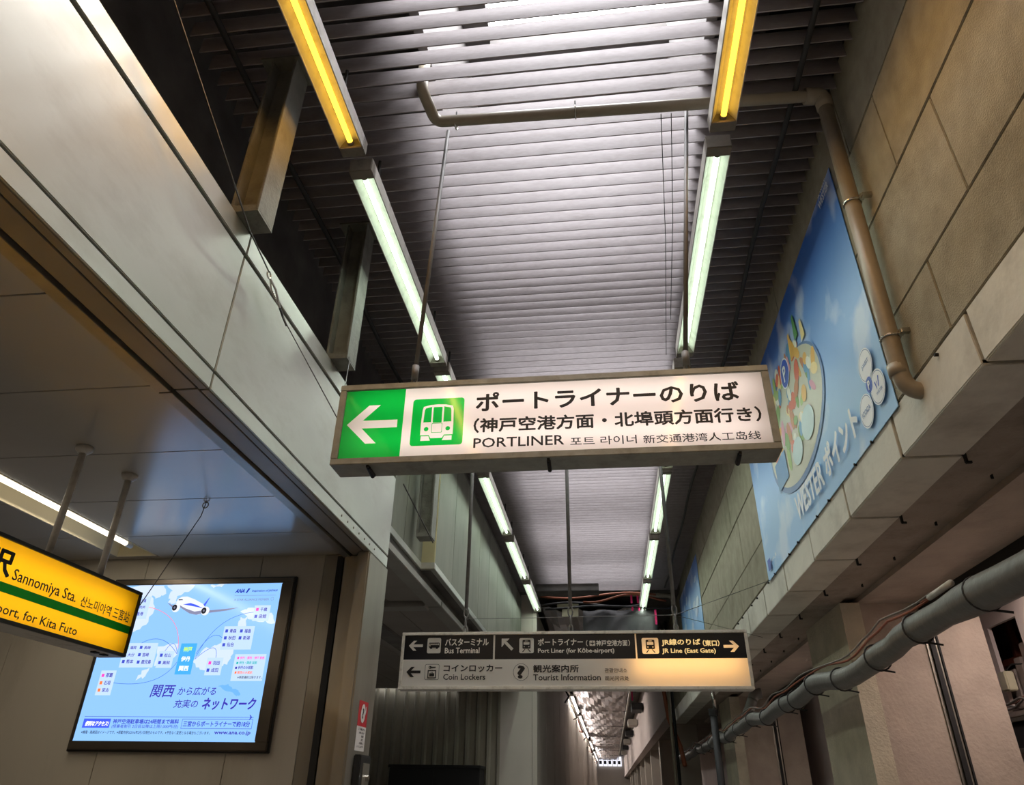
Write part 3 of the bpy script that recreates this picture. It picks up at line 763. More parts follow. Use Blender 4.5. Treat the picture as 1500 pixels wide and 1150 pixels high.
for n, pts in (('land', [(-.70, 1.185), (-.33, 1.185), (-.30, 1.12), (-.36, 1.09), (-.42, 1.10), (-.37, 1.02), (-.39, .90), (-.47, .84), (-.55, .79), (-.735, .70)]),
               ('land', [(-.33, 1.188), (-.07, 1.186), (-.12, 1.13), (-.20, 1.10), (-.19, 1.05), (-.24, 1.03), (-.27, 1.08), (-.25, 1.14)]),
               ('land', [(.07, 1.188), (.20, 1.188), (.16, 1.165), (.08, 1.17)]),
               ('land', [(-.26, .715), (-.09, .735), (-.08, .66), (-.14, .60), (-.25, .57)]), ('land', [(-.34, .54), (-.27, .56), (-.30, .50), (-.37, .47)]),
               ('land', [(.06, .60), (.13, .70), (.22, .72), (.31, .75), (.37, .66), (.34, .58), (.26, .56), (.20, .55), (.13, .545)]),
               ('land', [(.34, .80), (.42, .83), (.43, .92), (.38, .93), (.36, .88)]), ('land', [(.36, .97), (.42, 1.0), (.62, .96), (.66, .88), (.56, .89), (.47, .91)])):
    scr(n, [blob(pts)], e_land, 1)
scr('globe_mark', [blob([(.30, .43), (.38, .445), (.42, .41), (.47, .40), (.49, .37), (.46, .36), (.43, .385), (.36, .40)], 3, .006)], e_globe, 1)
for a, b, c, m_ in (((-.425, 1.017), (-.12, .96), (-.0876, .70), e_red), ((-.40, .742), (-.24, .83), (-.086, .66), e_line), ((-.19, .68), (-.13, .80), (-.084, .66), e_line),
                 ((-.548, .454), (-.17, .41), (-.07, .60), e_line), ((.07, .62), (.16, .94), (.472, .966), e_line), ((.07, .66), (.16, .85), (.259, .773), e_line), ((.07, .62), (.235, .78), (.238, .63), e_line)):
    scr('route_line', [ribbon(bez(a, b, c), .0035)], m_, 2)
for a in ((-.5377, .924, -.4183, 1.0982), (-.5363, .5628, -.2594, .7412), (-.2341, .5594, -.1072, .6804), (.4717, .8977, .6038, 1.0171), (.2572, .6884, .5046, .8611), (.1726, .5055, .3011, .6306), (.3907, .4652, .6387, .6551), (-.6697, .3665, -.544, .5417)):
    scr('city_card', [rect(*a)], e_box, 3)
scr('hub_card', [rect(-.0667, .5121, .0627, .7364)], e_key, 3)
cities = [('上海', -.5015, 1.0516, -.455, 1.081, e_or), ('杭州', -.5024, 1.0041, -.4501, 1.0278, e_or), ('香港', -.5087, .9504, -.4508, .9793, e_or),
 ('福岡', -.4835, .6952, -.4333, .7205, e_teal), ('長崎', -.3681, .6946, -.3136, .7198, e_navy), ('大分', -.4889, .6419, -.4326, .6695, e_navy), ('宮崎', -.3669, .6413, -.3134, .6688, e_navy), ('熊本', -.4851, .5915, -.4283, .6214, e_navy), ('鹿児島', -.3611, .5872, -.2819, .6182, e_navy),
 ('松山', -.1848, .6366, -.1312, .6641, e_navy), ('高知', -.1841, .5829, -.1269, .6113, e_navy), ('千歳', .5232, .9718, .5787, 1.0002, e_pink), ('函館', .521, .9194, .5816, .9488, e_navy),
 ('青森', .3066, .8114, .3609, .8405, e_navy), ('福島', .4265, .8103, .4795, .8394, e_navy), ('秋田', .3068, .7602, .3637, .7891, e_navy), ('新潟', .4262, .7593, .4802, .7882, e_navy), ('仙台', .3056, .7095, .3616, .7408, e_navy),
 ('羽田', .2242, .5789, .2787, .6072, e_pink), ('成田', .2212, .5274, .2779, .5566, e_navy), ('那覇', -.6211, .4923, -.5667, .5231, e_pink), ('石垣', -.6212, .4394, -.5667, .4688, e_or), ('宮古', -.6202, .3883, -.5646, .4174, e_or)]
def T4(s, u0, v0, u1, v1, m, bold=.02, shear=0.0): return text(r4s, s, u0, v0, u1, v1, m, Y0 - .0034, bold, shear)
for s, u0, v0, u1, v1, m_ in cities:
    T4(s, u0, v0, u1, v1, e_ind); scr('city_marker', [rect(u0 - .036, v0 + .003, u0 - .014, v0 + .026)], m_, 4)
for s, a, m_ in (('神戸', (-.0388, .6737, .0308, .7112), e_lime), ('伊丹', (-.0406, .6047, .0328, .6419), e_wht), ('関西', (-.041, .5366, .0361, .5734), e_wht)): T4(s, *a, m_, .035)
for s, a, m_ in (('伊丹・関西・神戸 就航', (.4329, .6176, .6281, .639), e_pink), ('伊丹・関西 就航', (.4337, .5819, .5759, .6047), e_teal), ('伊丹のみ就航', (.4315, .5476, .5525, .5717), e_ind), ('関西のみ就航', (.4345, .5147, .5531, .5351), e_or)):
    T4(s, *a, m_); scr('legend_marker', [rect(a[0] - .022, a[1] + .002, a[0] - .007, a[1] + .018)], m_, 4)
T4('※季節運航は除きます。', .4418, .4808, .6348, .501, e_blk, .01)
T4('関西', -.2161, .3525, -.0361, .4391, e_ind, .015, .15); T4('から広がる', -.0033, .3671, .2976, .4245, e_ind, .01, .15)
T4('充実の', -.0106, .2808, .1753, .3376, e_ind, .01, .15); T4('ネットワーク', .2102, .2674, .6219, .350, e_ind, .03, .15)
scr('rule', [ribbon([(-.7012, .221), (.6245, .2193)], .003)], e_navy, 2)
scr('plane_mark', [[(.585, .2185), (.60, .217), (.592, .202), (.598, .202), (.613, .217), (.63, .2185), (.613, .221), (.598, .236), (.592, .236), (.60, .221)]], e_navy, 4)
scr('access_button', [rect(-.6992, .145, -.4837, .2066)], e_btn, 3); T4('便利なアクセス!', -.6791, .1556, -.4927, .1914, e_wht, .04, .2)
T4('神戸空港駐車場は24時間まで無料', -.4631, .1718, .0569, .2054, e_navy, .03); T4('(搭乗者割引 2日目以降は上限1,000円/日)', -.4628, .1406, .0585, .1686, e_navy, .01)
scr('fare_box', [rect(.0801, .1424, .6242, .2078), rect(.083, .1454, .6212, .2048)], e_navy, 3); T4('三宮からポートライナーで約18分', .093, .1551, .6072, .1941, e_navy, .03)
T4('※機種・路線図はイメージです。※掲載内容は2016年2月1日現在のものです。※予告なく変更となる場合もございます。', -.6923, .1046, .3138, .1268, e_blk, .008)
T4('www.ana.co.jp', .3466, .0999, .6227, .132, e_ind, .03)
T4('ANA', .2896, 1.1153, .3666, 1.1481, e_blue2, .05, .3); scr('logo_slash', [[(.3738, 1.114), (.385, 1.114), (.4082, 1.1502), (.39, 1.1502)]], e_blue2, 4)
T4('Inspiration of JAPAN', .426, 1.118, .6348, 1.1399, e_blue2, .02, .2); scr('rule', [ribbon([(.2859, 1.0955), (.6298, 1.0945)], .002)], e_gry, 2)
T4('A STAR ALLIANCE MEMBER', .2885, 1.0545, .5793, 1.0707, e_gry, 0.0)
for k in range(5):
    t = 2*PI*k/5 + .3; scr('star_mark', [[(.605 + .016*math.cos(t), 1.066 + .016*math.sin(t)), (.605 + .008*math.cos(t+.5), 1.066 + .008*math.sin(t+.5)), (.605 + .012*math.cos(t+1), 1.066 + .012*math.sin(t+1))]], e_gry, 4)
# aeroplane picture
e_body, e_shade = E_('fuselage', (228, 232, 244)), E_('fuselage_shade', (132, 134, 164))
scr('aeroplane_wing', [[(-.01, .985), (.12, .985), (.25, .995), (.345, 1.003), (.25, .980), (.11, .965), (.0, .960)]], e_shade, 5)
scr('aeroplane_wing', [[(-.155, 1.005), (-.20, 1.02), (-.27, 1.048), (-.21, 1.004)]], e_shade, 5)
scr('aeroplane_body', [[(-.192, 1.045), (-.185, 1.075), (-.155, 1.092), (-.11, 1.094), (-.04, 1.07), (.035, 1.035), (.065, 1.005), (.06, .97), (.02, .952), (-.03, .955), (-.10, .985), (-.165, 1.02)]], e_body, 6)
scr('aeroplane_belly', [[(-.185, 1.04), (-.10, 1.0), (-.02, .975), (.055, .985), (.05, .962), (.0, .950), (-.06, .962), (-.16, 1.015)]], e_shade, 7)
scr('aeroplane_stripe', [[(-.13, 1.032), (-.06, 1.020), (.02, 1.005), (.05, .998), (-.02, 1.028), (-.07, 1.042)]], e_btn, 7)
scr('aeroplane_cockpit', [[(-.178, 1.072), (-.145, 1.072), (-.14, 1.066), (-.175, 1.064)]], e_blk, 7)
scr('aeroplane_tail', [[(.03, 1.01), (.055, 1.01), (.085, 1.088), (.073, 1.075)]], e_btn, 5)
for u, v in ((-.195, 1.008), (.058, .981)):
    scr('engine', [ell(u + .012, v - .002, .034, .034, 20)], e_body, 8); scr('engine_intake', [ell(u, v, .021, .024, 18)], e_blk, 9); scr('engine_hub', [ell(u, v, .008, .009, 12)], e_gry, 10)

# ------------------------------------------------------------------ posters on the right wall
r5 = empty('poster', (1.562, 7.0, 3.36), -PI / 2, label='big blue sky poster with a picnic plate and white point-card lettering on the concrete wall', cat='poster')
def P_(n, rgb): return mat('poster_' + n, rgb, 0.4, var=0.06, scale=3, spec=0.4)
mp_bg = bpy.data.materials.new('poster_sky'); mp_bg.use_nodes = True
nt = mp_bg.node_tree; tc = nt.nodes.new('ShaderNodeTexCoord'); nz = nt.nodes.new('ShaderNodeTexNoise'); nz.inputs['Scale'].default_value = 1.3; nz.inputs['Detail'].default_value = 7
sx_ = nt.nodes.new('ShaderNodeSeparateXYZ'); nt.links.new(tc.outputs['Object'], sx_.inputs[0]); nt.links.new(tc.outputs['Object'], nz.inputs['Vector'])
mr = nt.nodes.new('ShaderNodeMapRange'); mr.inputs[1].default_value = 0.0; mr.inputs[2].default_value = 1.7; nt.links.new(sx_.outputs[2], mr.inputs[0])
ad = nt.nodes.new('ShaderNodeMath'); ad.operation = 'MULTIPLY_ADD'; ad.inputs[1].default_value = -0.35; nt.links.new(nz.outputs['Fac'], ad.inputs[0]); nt.links.new(mr.outputs[0], ad.inputs[2])
cr = nt.nodes.new('ShaderNodeValToRGB'); cr.color_ramp.elements[0].color = (*lin((150, 196, 240)), 1); cr.color_ramp.elements[1].color = (*lin((48, 112, 206)), 1); cr.color_ramp.elements[0].position = -0.0
cr.color_ramp.elements[1].position = 0.85
nt.links.new(ad.outputs[0], cr.inputs[0]); n5 = nt.nodes.new('ShaderNodeTexNoise'); n5.inputs['Scale'].default_value = 1.9; n5.inputs['Detail'].default_value = 5; n5.inputs['Roughness'].default_value = 0.45
nt.links.new(tc.outputs['Object'], n5.inputs['Vector'])
c5 = nt.nodes.new('ShaderNodeValToRGB'); c5.color_ramp.elements[0].position = 0.53; c5.color_ramp.elements[1].position = 0.64
c5.color_ramp.elements[1].color = (.8, .8, .8, 1); nt.links.new(n5.outputs['Fac'], c5.inputs[0])
x5 = nt.nodes.new('ShaderNodeMix'); x5.data_type = 'RGBA'; nt.links.new(c5.outputs[0], x5.inputs[0]); nt.links.new(cr.outputs[0], x5.inputs[6]); x5.inputs[7].default_value = (*lin((206, 222, 244)), 1)
nt.links.new(x5.outputs[2], nt.nodes['Principled BSDF'].inputs['Base Color']); nt.nodes['Principled BSDF'].inputs['Roughness'].default_value = 0.4
r5s = build('sheet', B().box(.06, 3.56, -.001, .003, 0.0, 1.72), mp_bg, r5)
def ps(n, loops, m, k): return flat(r5s, n, loops, m, -.002 - .0009 * k)
mp_cl = P_('cloud', (196, 214, 240)); mp_w = P_('white', (236, 240, 246)); mp_deep = P_('deep_blue', (36, 82, 190)); mp_pl = P_('plate', (196, 196, 176)); mp_pl2 = P_('plate_rim', (96, 130, 180))
def cloud(u, v, w, h, seed):
    rng = random.Random(seed); n = 26
    return [(u + w*math.cos(2*PI*k/n)*(1 + .18*rng.uniform(-1, 1)), v + h*math.sin(2*PI*k/n)*(1 + .18*rng.uniform(-1, 1))) for k in range(n)]
# plate heaped with picnic food
ps('plate_rim', [ell(1.80, .80, .88, .48, 48, .02)], mp_pl2, 5); ps('plate', [ell(1.80, .815, .84, .45, 48, .02)], mp_pl, 6)
rng = random.Random(5)
foods = [(224, 176, 84), (210, 96, 60), (120, 160, 80), (236, 214, 150), (190, 120, 70), (90, 150, 190), (230, 230, 215), (214, 150, 170), (160, 190, 110)]
for k in range(70):
    t = rng.uniform(0, 2*PI); q = math.sqrt(rng.random())
    u, v = 1.80 + .76*q*math.cos(t), .86 + .38*q*math.sin(t) + .10
    c = foods[k % len(foods)]
    ps('picnic_food', [ell(u, v, rng.uniform(.04, .11), rng.uniform(.03, .07), 12, rng.uniform(0, 3))], P_('food%d' % (k % len(foods)), c), 7 + .05 * k)
for k, (u, v, h, c) in enumerate(((2.12, 1.30, .22, (224, 176, 84)), (2.30, 1.36, .20, (90, 150, 90)), (1.72, 1.28, .16, (210, 96, 60)), (2.45, 1.24, .16, (236, 214, 150)), (1.98, 1.22, .14, (214, 150, 170)))):
    ps('picnic_food', [[(u - .05, v - h / 2), (u + .05, v - h / 2), (u + .02, v + h / 2), (u - .02, v + h / 2)]], P_('treat%d' % k, c), 11 + .1 * k)
ps('tub', [rect(1.05, .50, 1.42, .74)], P_('tub', (86, 140, 190)), 11.6); ps('bowl', [ell(2.15, .62, .17, .12, 24)], P_('bowl', (190, 214, 214)), 11.8); ps('bowl', [ell(1.78, .56, .15, .10, 24)], P_('bowl', (190, 214, 214)), 11.9)
def pt(s, u0, v0, u1, v1, m=mp_w, bold=.03): return text(r5s, s, u0, v0, u1, v1, m, -.016, bold)
ps('point_badge', [ell(1.853, 1.21, .13, .125, 30), ell(1.853, 1.21, .118, .113, 30)], mp_w, 12.5); ps('point_badge', [ell(1.853, 1.21, .118, .113, 30)], mp_deep, 12.5); pt('P', 1.81, 1.145, 1.90, 1.275, mp_w, .04)
pt('WESTER', 1.45, .10, 2.245, .30, mp_w, .035); pt('ポイント', 2.31, .105, 3.05, .32, mp_w, .04)
for u, v in ((3.34, .38), (3.42, .195), (3.20, .16)):
    ps('card_ellipse', [ell(u, v, .105, .098, 30)], mp_w, 12.5); ps('card_ring', [ell(u, v, .098, .091, 30), ell(u, v, .094, .087, 30)], mp_pl2, 12.9)
ps('point_badge', [ell(3.325, .262, .048, .046, 24)], mp_deep, 13.2); pt('P', 3.307, .236, 3.343, .288, mp_w, .05)
pt('J-WEST', 3.29, .37, 3.40, .40, mp_pl2, .02); pt('ICOCA', 3.13, .145, 3.27, .175, mp_pl2, .02); pt('WESTER', 3.39, .155, 3.48, .172, mp_pl2, .02)
ps('w_mark', [ribbon([(3.40, .235), (3.41, .19), (3.425, .23), (3.435, .19), (3.46, .245)], .014)], mp_deep, 13.4)
pt('WESTER', 3.30, 1.60, 3.52, 1.66, mp_w, .03); pt('JR WEST', 3.32, 1.67, 3.50, 1.695, mp_w, .02)
ps('small_print_mark', [rect(.18, .06, .30, .16)], mp_deep, 12); pt('WESTER', .34, .10, .50, .12, mp_w, .02); pt('JR', .52, .09, .58, .13, mp_w, .03)

r6 = empty('poster', (1.6, 15.4, 3.8), -PI / 2, label='blue sky and cloud poster on the far wall past the black edge strip', cat='poster')
build('sheet', B().box(0.0, 3.3, -.001, .004, 0, 1.35), mp_bg, r6)
for k in range(16):
    rng = random.Random(90 + k)
    flat(r6, 'cloud_streak', [cloud(rng.uniform(.3, 3.0), rng.uniform(.25, 1.15), rng.uniform(.05, .2), rng.uniform(.03, .1), k)], mp_cl, -.003 - .0004 * k)

# ------------------------------------------------------------------ pipes on the right
def bendpath(pts, r=0.09, n=6):
    P = [Vector(p) for p in pts]; out = [tuple(P[0])]
    for a, b, c in zip(P, P[1:], P[2:]):
        d1 = (a - b).normalized(); d2 = (c - b).normalized()
        for k in range(n + 1):
            t = k / n; q = b + d1 * r * (1-t)**2 + d2 * r * t*t
            out.append(tuple(q))
    out.append(tuple(P[-1])); return out
r7 = empty('drain_pipe', (0, 0, 0), label='taupe drain pipe crossing under the slats and running down the concrete wall', cat='pipe')
build('cross_pipe', B().tube(bendpath([(-0.955, 2.79, 5.62), (-0.955, 2.79, 5.36), (-0.905, 2.99, 5.295), (-0.80, 2.995, 5.295), (1.40, 3.05, 5.295), (1.46, 3.055, 5.295)], .05), .036, 14), m_pvc, r7, smooth=True)
build('down_pipe', B().tube(bendpath([(1.475, 3.065, 5.30), (1.505, 3.20, 3.31), (1.60, 3.20, 3.31)], .10, 8), .042, 16), m_pvc, r7, smooth=True)
build('elbow', B().tube(bendpath([(1.37, 3.05, 5.295), (1.472, 3.06, 5.297), (1.477, 3.073, 5.20)], .05), .05, 14), m_pvc, r7, smooth=True)
build('socket_ring', B().tube([(1.4985, 3.196, 3.46), (1.499, 3.197, 3.40)], .047, 16), m_pvc, r7, smooth=True)
for z in (4.47, 3.61):
    x = 1.475 + .03 * (5.3 - z) / 1.99; y = 3.065 + .135 * (5.3 - z) / 1.99
    build('wall_clamp', B().tube([(x + .046*math.cos(t), y + .046*math.sin(t), z) for t in [k*PI/10 for k in range(21)]], .006, 6), m_chrome, r7)
    build('clamp_arm', B().box(x + .03, 1.57, y - .075, y - .05, z - .012, z + .012).box(x + .02, x + .05, y - .07, y - .03, z - .008, z + .008), m_chrome, r7)
for x in (-0.78, -0.02):
    build('pipe_clip', B().tube([(x, 3.013 + .04*math.cos(t), 5.295 + .04*math.sin(t)) for t in [k*PI/8 for k in range(17)]], .005, 6), m_chrome, r7)
    build('clip_rod', B().tube([(x, 3.013, 5.33), (x, 3.013, 5.40)], .005, 6), m_bar, r7)
# wrapped service pipe slung along the bays
def wav(y): return 2.475 + (.022 * math.sin(y * 1.9) + .018 * math.sin(y * 3.7 + 1)) * min(1, max(0, (y - 3.6) / 2)) - (.03 if y > 5 else 0) * 1.0
r8 = empty('service_pipe', (0, 0, 0), label='thick grey wrapped service pipe tied along the shop bays', cat='pipe')
P8 = [(1.84 + .012*math.sin(y*2.6), y, wav(y)) for y in [k * .22 for k in range(5, 100)]]
build('wrapped_pipe', B().tube(P8, [(.082 if p[1] < 4 else .074) + .004*math.sin(i*1.7) for i, p in enumerate(P8)], 16), m_insul, r8, smooth=True)
for k in range(15):
    y = 3.75 + .83 * k if k < 6 else 8.3 + 1.05 * (k - 6)
    build('cable_tie', B().tube([(1.84 + .012*math.sin(y*2.6) + .086*math.cos(t), y + .012*math.sin(t), wav(y) + .086*math.sin(t)) for t in [q*PI/10 for q in range(21)]], .006, 6).tube([(1.86, y, wav(y) - .08), (1.93, y - .04, wav(y) - .10)], .006, 6), m_bar, r8)
m_brown = mat('brown_cable', (150, 82, 52), 0.5, var=.1); m_gcable = mat('grey_cable', (110, 100, 92), .5, var=.1)
for k, (m_, off, lab) in enumerate(((m_brown, 0.0, 'brown cable lying along the grey wrapped pipe'), (m_gcable, .03, 'thin grey cable lying along the grey wrapped pipe'))):
    P = [(1.835 - off*1.6 + .012*math.sin(y*2.1), y, wav(y) + .116 + .010*math.sin(y*5.1 + k)) for y in [4.2 + q*.2 for q in range(85)]]
    tag(build('cable', B().tube(P, .0085 - .002 * k, 6), m_, smooth=True), lab, 'cable')
r9 = empty('conduit_tube', (1.80, 3.95, wav(3.95) + .085), label='short pale conduit piece on top of the wrapped pipe', cat='conduit')
build('sleeve', B().tube([(0, 0, .017), (0, .30, .012)], .017, 10), m_fix, r9, smooth=True); build('cable_end', B().tube([(0, .3, .012), (.01, .45, .02)], .006, 6), m_brown, r9)
# black post and small pipes farther on
r10 = empty('standpipe', (1.64, 12.5, 0), label='black standpipe with a chrome upper length below the second sign', cat='pipe')
build('lower_pipe', B().tube([(0, 0, 0), (0, 0, 2.75)], .055, 14), m_black, r10, smooth=True); build('upper_pipe', B().tube([(.03, 0, 2.75), (.03, 0, 3.12)], .03, 12), m_chrome, r10, smooth=True); build('collar', B().tube([(0, 0, 2.7), (0, 0, 2.8)], .07, 14), m_black, r10)
build('branch_elbow', B().tube(bendpath([(1.85, 11.2, 2.45), (2.0, 11.2, 2.73), (2.06, 11.2, 2.87), (2.16, 11.2, 2.88)], .08), .07, 12), m_insul, r8, smooth=True)
for k, (x, y, m_, lab) in enumerate(((1.45, 18.6, m_pvc, 'tall taupe pipe at the corner of the white far beam'), (1.5, 18.2, m_black, 'tall black pipe at the corner of the white far beam'))):
    tag(build('riser_pipe', B().tube([(x, y, 0), (x, y, 5.3)], .035, 10), m_, smooth=True), lab, 'pipe')
tag(build('cable', B().tube([(1.36, 19.0, 5.2), (1.36, 19.0, 4.0), (1.42, 18.8, 3.2), (1.62, 18.6, 2.6), (1.66, 18.4, 2.2)], .05, 8), m_brown, smooth=True), 'thick brown cable drooping beside the white far beam', 'cable')

# ------------------------------------------------------------------ shop clutter in the service opening
m_wood = mat('red_brown_timber', (120, 62, 44), .6, var=.15, scale=8); m_cart = mat('grey_carton', (160, 148, 140), .8, var=.08); m_cream = mat('cream_plastic', (206, 200, 170), .5, var=.05)
for y in (7.02, 7.3, 7.62): tag(build('timber_stud', B().box(3.86, 3.92, y, y + .06, 2.2, 3.3), m_wood, bevel=.004), 'red-brown timber stud upright inside the service opening', 'timber', 'timber studs in the service opening')
tag(build('timber_rail', B().box(3.80, 3.86, 6.9, 7.9, 2.72, 2.78), m_wood, bevel=.004), 'red-brown timber rail crossing the service opening', 'timber')
tag(build('shelf_board', B().box(3.5, 3.6, 6.5, 7.9, 2.24, 2.28).box(3.6, 3.85, 6.95, 7.44, 2.302, 2.33), m_cart, bevel=.004), 'grey shelf board under the service opening', 'shelf')
for k, (y, w, h) in enumerate(((7.02, .16, .50), (7.22, .12, .40), (7.38, .10, .32))):
    tag(build('carton', B().box(3.68, 3.78, y, y + w, 2.33, 2.33 + h), m_cart, bevel=.006), ('tall grey carton', 'medium grey carton', 'short grey carton')[k] + ' standing in the service opening', 'box')
e1 = empty('junction_box', (3.59, 7.36, 2.46), label='cream junction box hung by a wire in the service opening', cat='box')
build('case', B().box(-.04, .04, -.06, .06, 0, .16), m_cream, e1, bevel=.008); build('lid', B().box(-.045, -.038, -.055, .055, .006, .154), m_cream, e1, bevel=.003); build('wire', B().tube([(0, 0, .16), (.02, -.1, .21), (.06, -.2, .2)], .006, 6), m_bar, e1)
for k in range(5):
    rng = random.Random(40 + k)
    P = [(3.51 + .022*k + rng.uniform(-.004, .004), 6.7 + .2*q, 2.31 + rng.uniform(0, .1)) for q in range(5)]
    tag(build('cable', B().tube(P, .006 if k % 2 else .010, 6), m_brown if k % 2 else m_gcable, smooth=True), ('grey' if k % 2 == 0 else 'brown') + ' loose cable heaped on the shelf board', 'cable', 'loose cables on the shelf board')
r11 = empty('display_case', (3.52, 7.2, 1.6), label='dark glass display case under the shelf board', cat='cabinet')
build('glass_front', B().box(-.02, .07, -.7, .8, .40, .60), m_black, r11, bevel=.005); build('top_rail', B().box(-.03, .07, -.72, .82, .60, .635), m_steel2, r11, bevel=.003); build('bottom_rail', B().box(-.03, .07, -.72, .82, .36, .40), m_steel2, r11, bevel=.003); build('plain_panel', B().box(-.02, .07, -.2, .3, .0, .36), m_white, r11, bevel=.003)  # the lowest panel is plain white and gives no light

# ------------------------------------------------------------------ wires, turnbuckle, sticker
def wire(pts, lab, r=.003, name='wire', m_=m_wire):
    return tag(build(name, B().tube(pts, r, 6), m_), lab, 'wire')
wire([(-1.62, 1.2, 4.55), (-1.66, 2.5, 4.02), (-1.68, 2.80, 3.99)], 'thin bracing wire above the steel fascia', .004)
r12 = empty('turnbuckle', (-1.69, 2.9, 3.95), label='small steel turnbuckle on the wire along the fascia edge', cat='turnbuckle')
build('body', B().tube([(0, -.06, .03), (.012, 0, .0), (.0, .10, -.045)], .006, 6).tube([(0, -.06, .03), (-.012, 0, .0), (.0, .10, -.045)], .006, 6), m_chrome, r12); build('eye', B().tube([(0, -.06 - .02 + .02*math.cos(t), .04 + .02*math.sin(t)) for t in [k*PI/6 for k in range(13)]], .005, 6), m_chrome, r12); build('hook', B().tube([(0, .10, -.045), (.0, .16, -.07), (.01, .2, -.10)], .006, 6), m_black, r12)
wire([(-1.69, 3.05, 3.88), (-1.28, 3.08, 3.22)], 'thin stay wire from the turnbuckle to the arrow end of the green sign', .003)
wire([(-1.63, 3.94, 4.17), (-1.27, 3.06, 3.40)], 'thin stay wire from the steel post to the top of the green sign', .003)
wire([(-1.24, 6.56, 2.97), (.627, 6.56, 2.985), (1.56, 6.9, 3.36)], 'thin wire strung across the hanger rods of the black and white sign', .0025)
wire([(.627, 6.56, 2.985), (1.56, 7.6, 2.98)], 'slack stay wire from the black and white sign to the ledge', .002)
wire([(-1.69, 5.7, 3.95), (-1.62, 6.66, 3.72)], 'thick stay wire running from the fascia end to the far steel post', .006)
wire([(-2.58, 4.196, 3.245), (-2.62, 4.24, 3.17), (-2.77, 4.07, 2.55)], 'thin stay wire from a ceiling ring to the yellow sign', .003)
tag(build('ceiling_ring', B().tube([(-2.58 + .02*math.cos(t), 4.196, 3.228 + .02*math.sin(t)) for t in [k*PI/6 for k in range(13)]], .004, 6), m_chrome), 'small wire ring screwed into the concourse ceiling', 'ring')
tag(build('conduit_bar', B().tube([(-1.98, -3, 4.35), (-1.98, 2.4, 4.3), (-1.98, 5.5, 4.28)], .018, 8), m_hbeam, smooth=True), 'rusty thin pipe running behind the top of the fascia', 'pipe')
r13 = empty('sticker', (-1.7475, 5.33, 1.845), PI / 2, label='red and white notice sticker on the steel column', cat='sticker')
build('red_part', B().box(0, .21, -.001, .0, .155, .32), mat('sticker_red', (176, 36, 44), .5, var=.03), r13); build('white_part', B().box(0, .21, -.001, .0, 0, .155), mat('sticker_white', (206, 198, 192), .5, var=.03), r13)
flat(r13, 'speech_mark', [ell(.105, .24, .05, .062, 22)], mat('sticker_white', (206, 198, 192)), -.002); text(r13, '?', .088, .205, .122, .275, m_ink, -.003, .06); flat(r13, 'hand_mark', [[(.15, .22), (.17, .25), (.175, .29), (.162, .29), (.155, .26), (.14, .24)]], mat('sticker_white', (206, 198, 192)), -.002)
for k, (s, a, b) in enumerate((('ご案内', .03, .18), ('お問い合わせ', .06, .18), ('駅係員', .12, .17), ('まで', .12, .17), ('お願い', .08, .18), ('いたします', .03, .18))): text(r13, s, a, .13 - .022*k, b, .144 - .022*k, m_ink, -.002, .02)
r14 = empty('call_box', (-1.745, 5.45, 1.50), PI / 2, label='small black intercom box below the red sticker', cat='intercom')
build('case', B().box(-.12, .12, -.05, 0, 0, .32), m_blackframe, r14, bevel=.006); build('face_plate', B().box(-.06, .09, -.055, -.05, .03, .27), m_steel2, r14, bevel=.003); build('key_switch', B().tube([(.03, -.05, .18), (.03, -.075, .18)], .02, 12), m_chrome, r14)

# ------------------------------------------------------------------ things hung where the slats end
m_tarp = mat('grey_tarp', (60, 58, 59), .7, var=.12, scale=3, bump=.4, bscale=6); m_mag = mat('magenta_tape', (226, 36, 110), .6, var=.05)
bb = B(); n = 14
for j in range(7):
    for i in range(n + 1):
        bb.v.append((-.42 + 1.5*i/n, 15.35 + .06*math.sin(i*1.1 + j*.6) - .03*j, 4.95 - .085*j - (.10*math.sin(PI*i/n) if j > 3 else 0)))
for j in range(6):
    for i in range(n):
        a = j*(n+1) + i; bb.f.append((a, a+1, a+n+2, a+n+1))
o = build('tarp', bb, m_tarp, smooth=True); md = o.modifiers.new('thickness', 'SOLIDIFY'); md.thickness = .006
tag(o, 'grey tarpaulin slung across the end of the slatted ceiling', 'tarpaulin')
tag(build('duct', B().box(-1.35, -.06, 14.6, 15.02, 5.18, 5.33), m_void, bevel=.01), 'dark flat box under the last slats', 'box')
for k, (z, x0, x1, dz, m_) in enumerate(((5.20, -1.3, 1.1, .05, m_brown), (5.15, -.4, 1.3, .08, m_brown), (4.98, -1.2, 1.4, .03, m_bar), (5.05, -1.3, .9, .05, m_bar))):
    P = [(x0 + (x1 - x0)*q/14, 15.10 + .05*k, z - dz*math.sin(PI*q/7 + k)) for q in range(15)]
    tag(build('cable', B().tube(P, .022, 6), m_, smooth=True), ('upper brown cable looped at the end of the slatted ceiling', 'lower brown cable looped at the end of the slatted ceiling', 'lower black cable strung at the end of the slatted ceiling', 'upper black cable strung at the end of the slatted ceiling')[k], 'cable')
for k, (x, z, h) in enumerate(((.60, 5.05, .20), (.73, 5.05, .20), (.61, 4.90, .08), (.74, 4.90, .08), (1.07, 4.62, .30))):
    tag(build('tape_strip', B().box(x - .02, x + .02, 15.17, 15.20, z, z + h), m_mag, bevel=.004), ('magenta tape strip hanging in front of the tarpaulin' if k < 4 else 'bunch of magenta tape at the edge of the tarpaulin'), 'tape', 'magenta tape strips' if k < 4 else None)
for x, z, w, h, lab in ((-.95, 4.98, .45, .14, 'cream board tucked under the end cables'), (-.85, 4.82, .34, .16, 'pale panel hung below the cream board')):
    tag(build('board', B().box(x, x + w, 15.27, 15.31, z, z + h), m_cream, bevel=.004), lab, 'board')
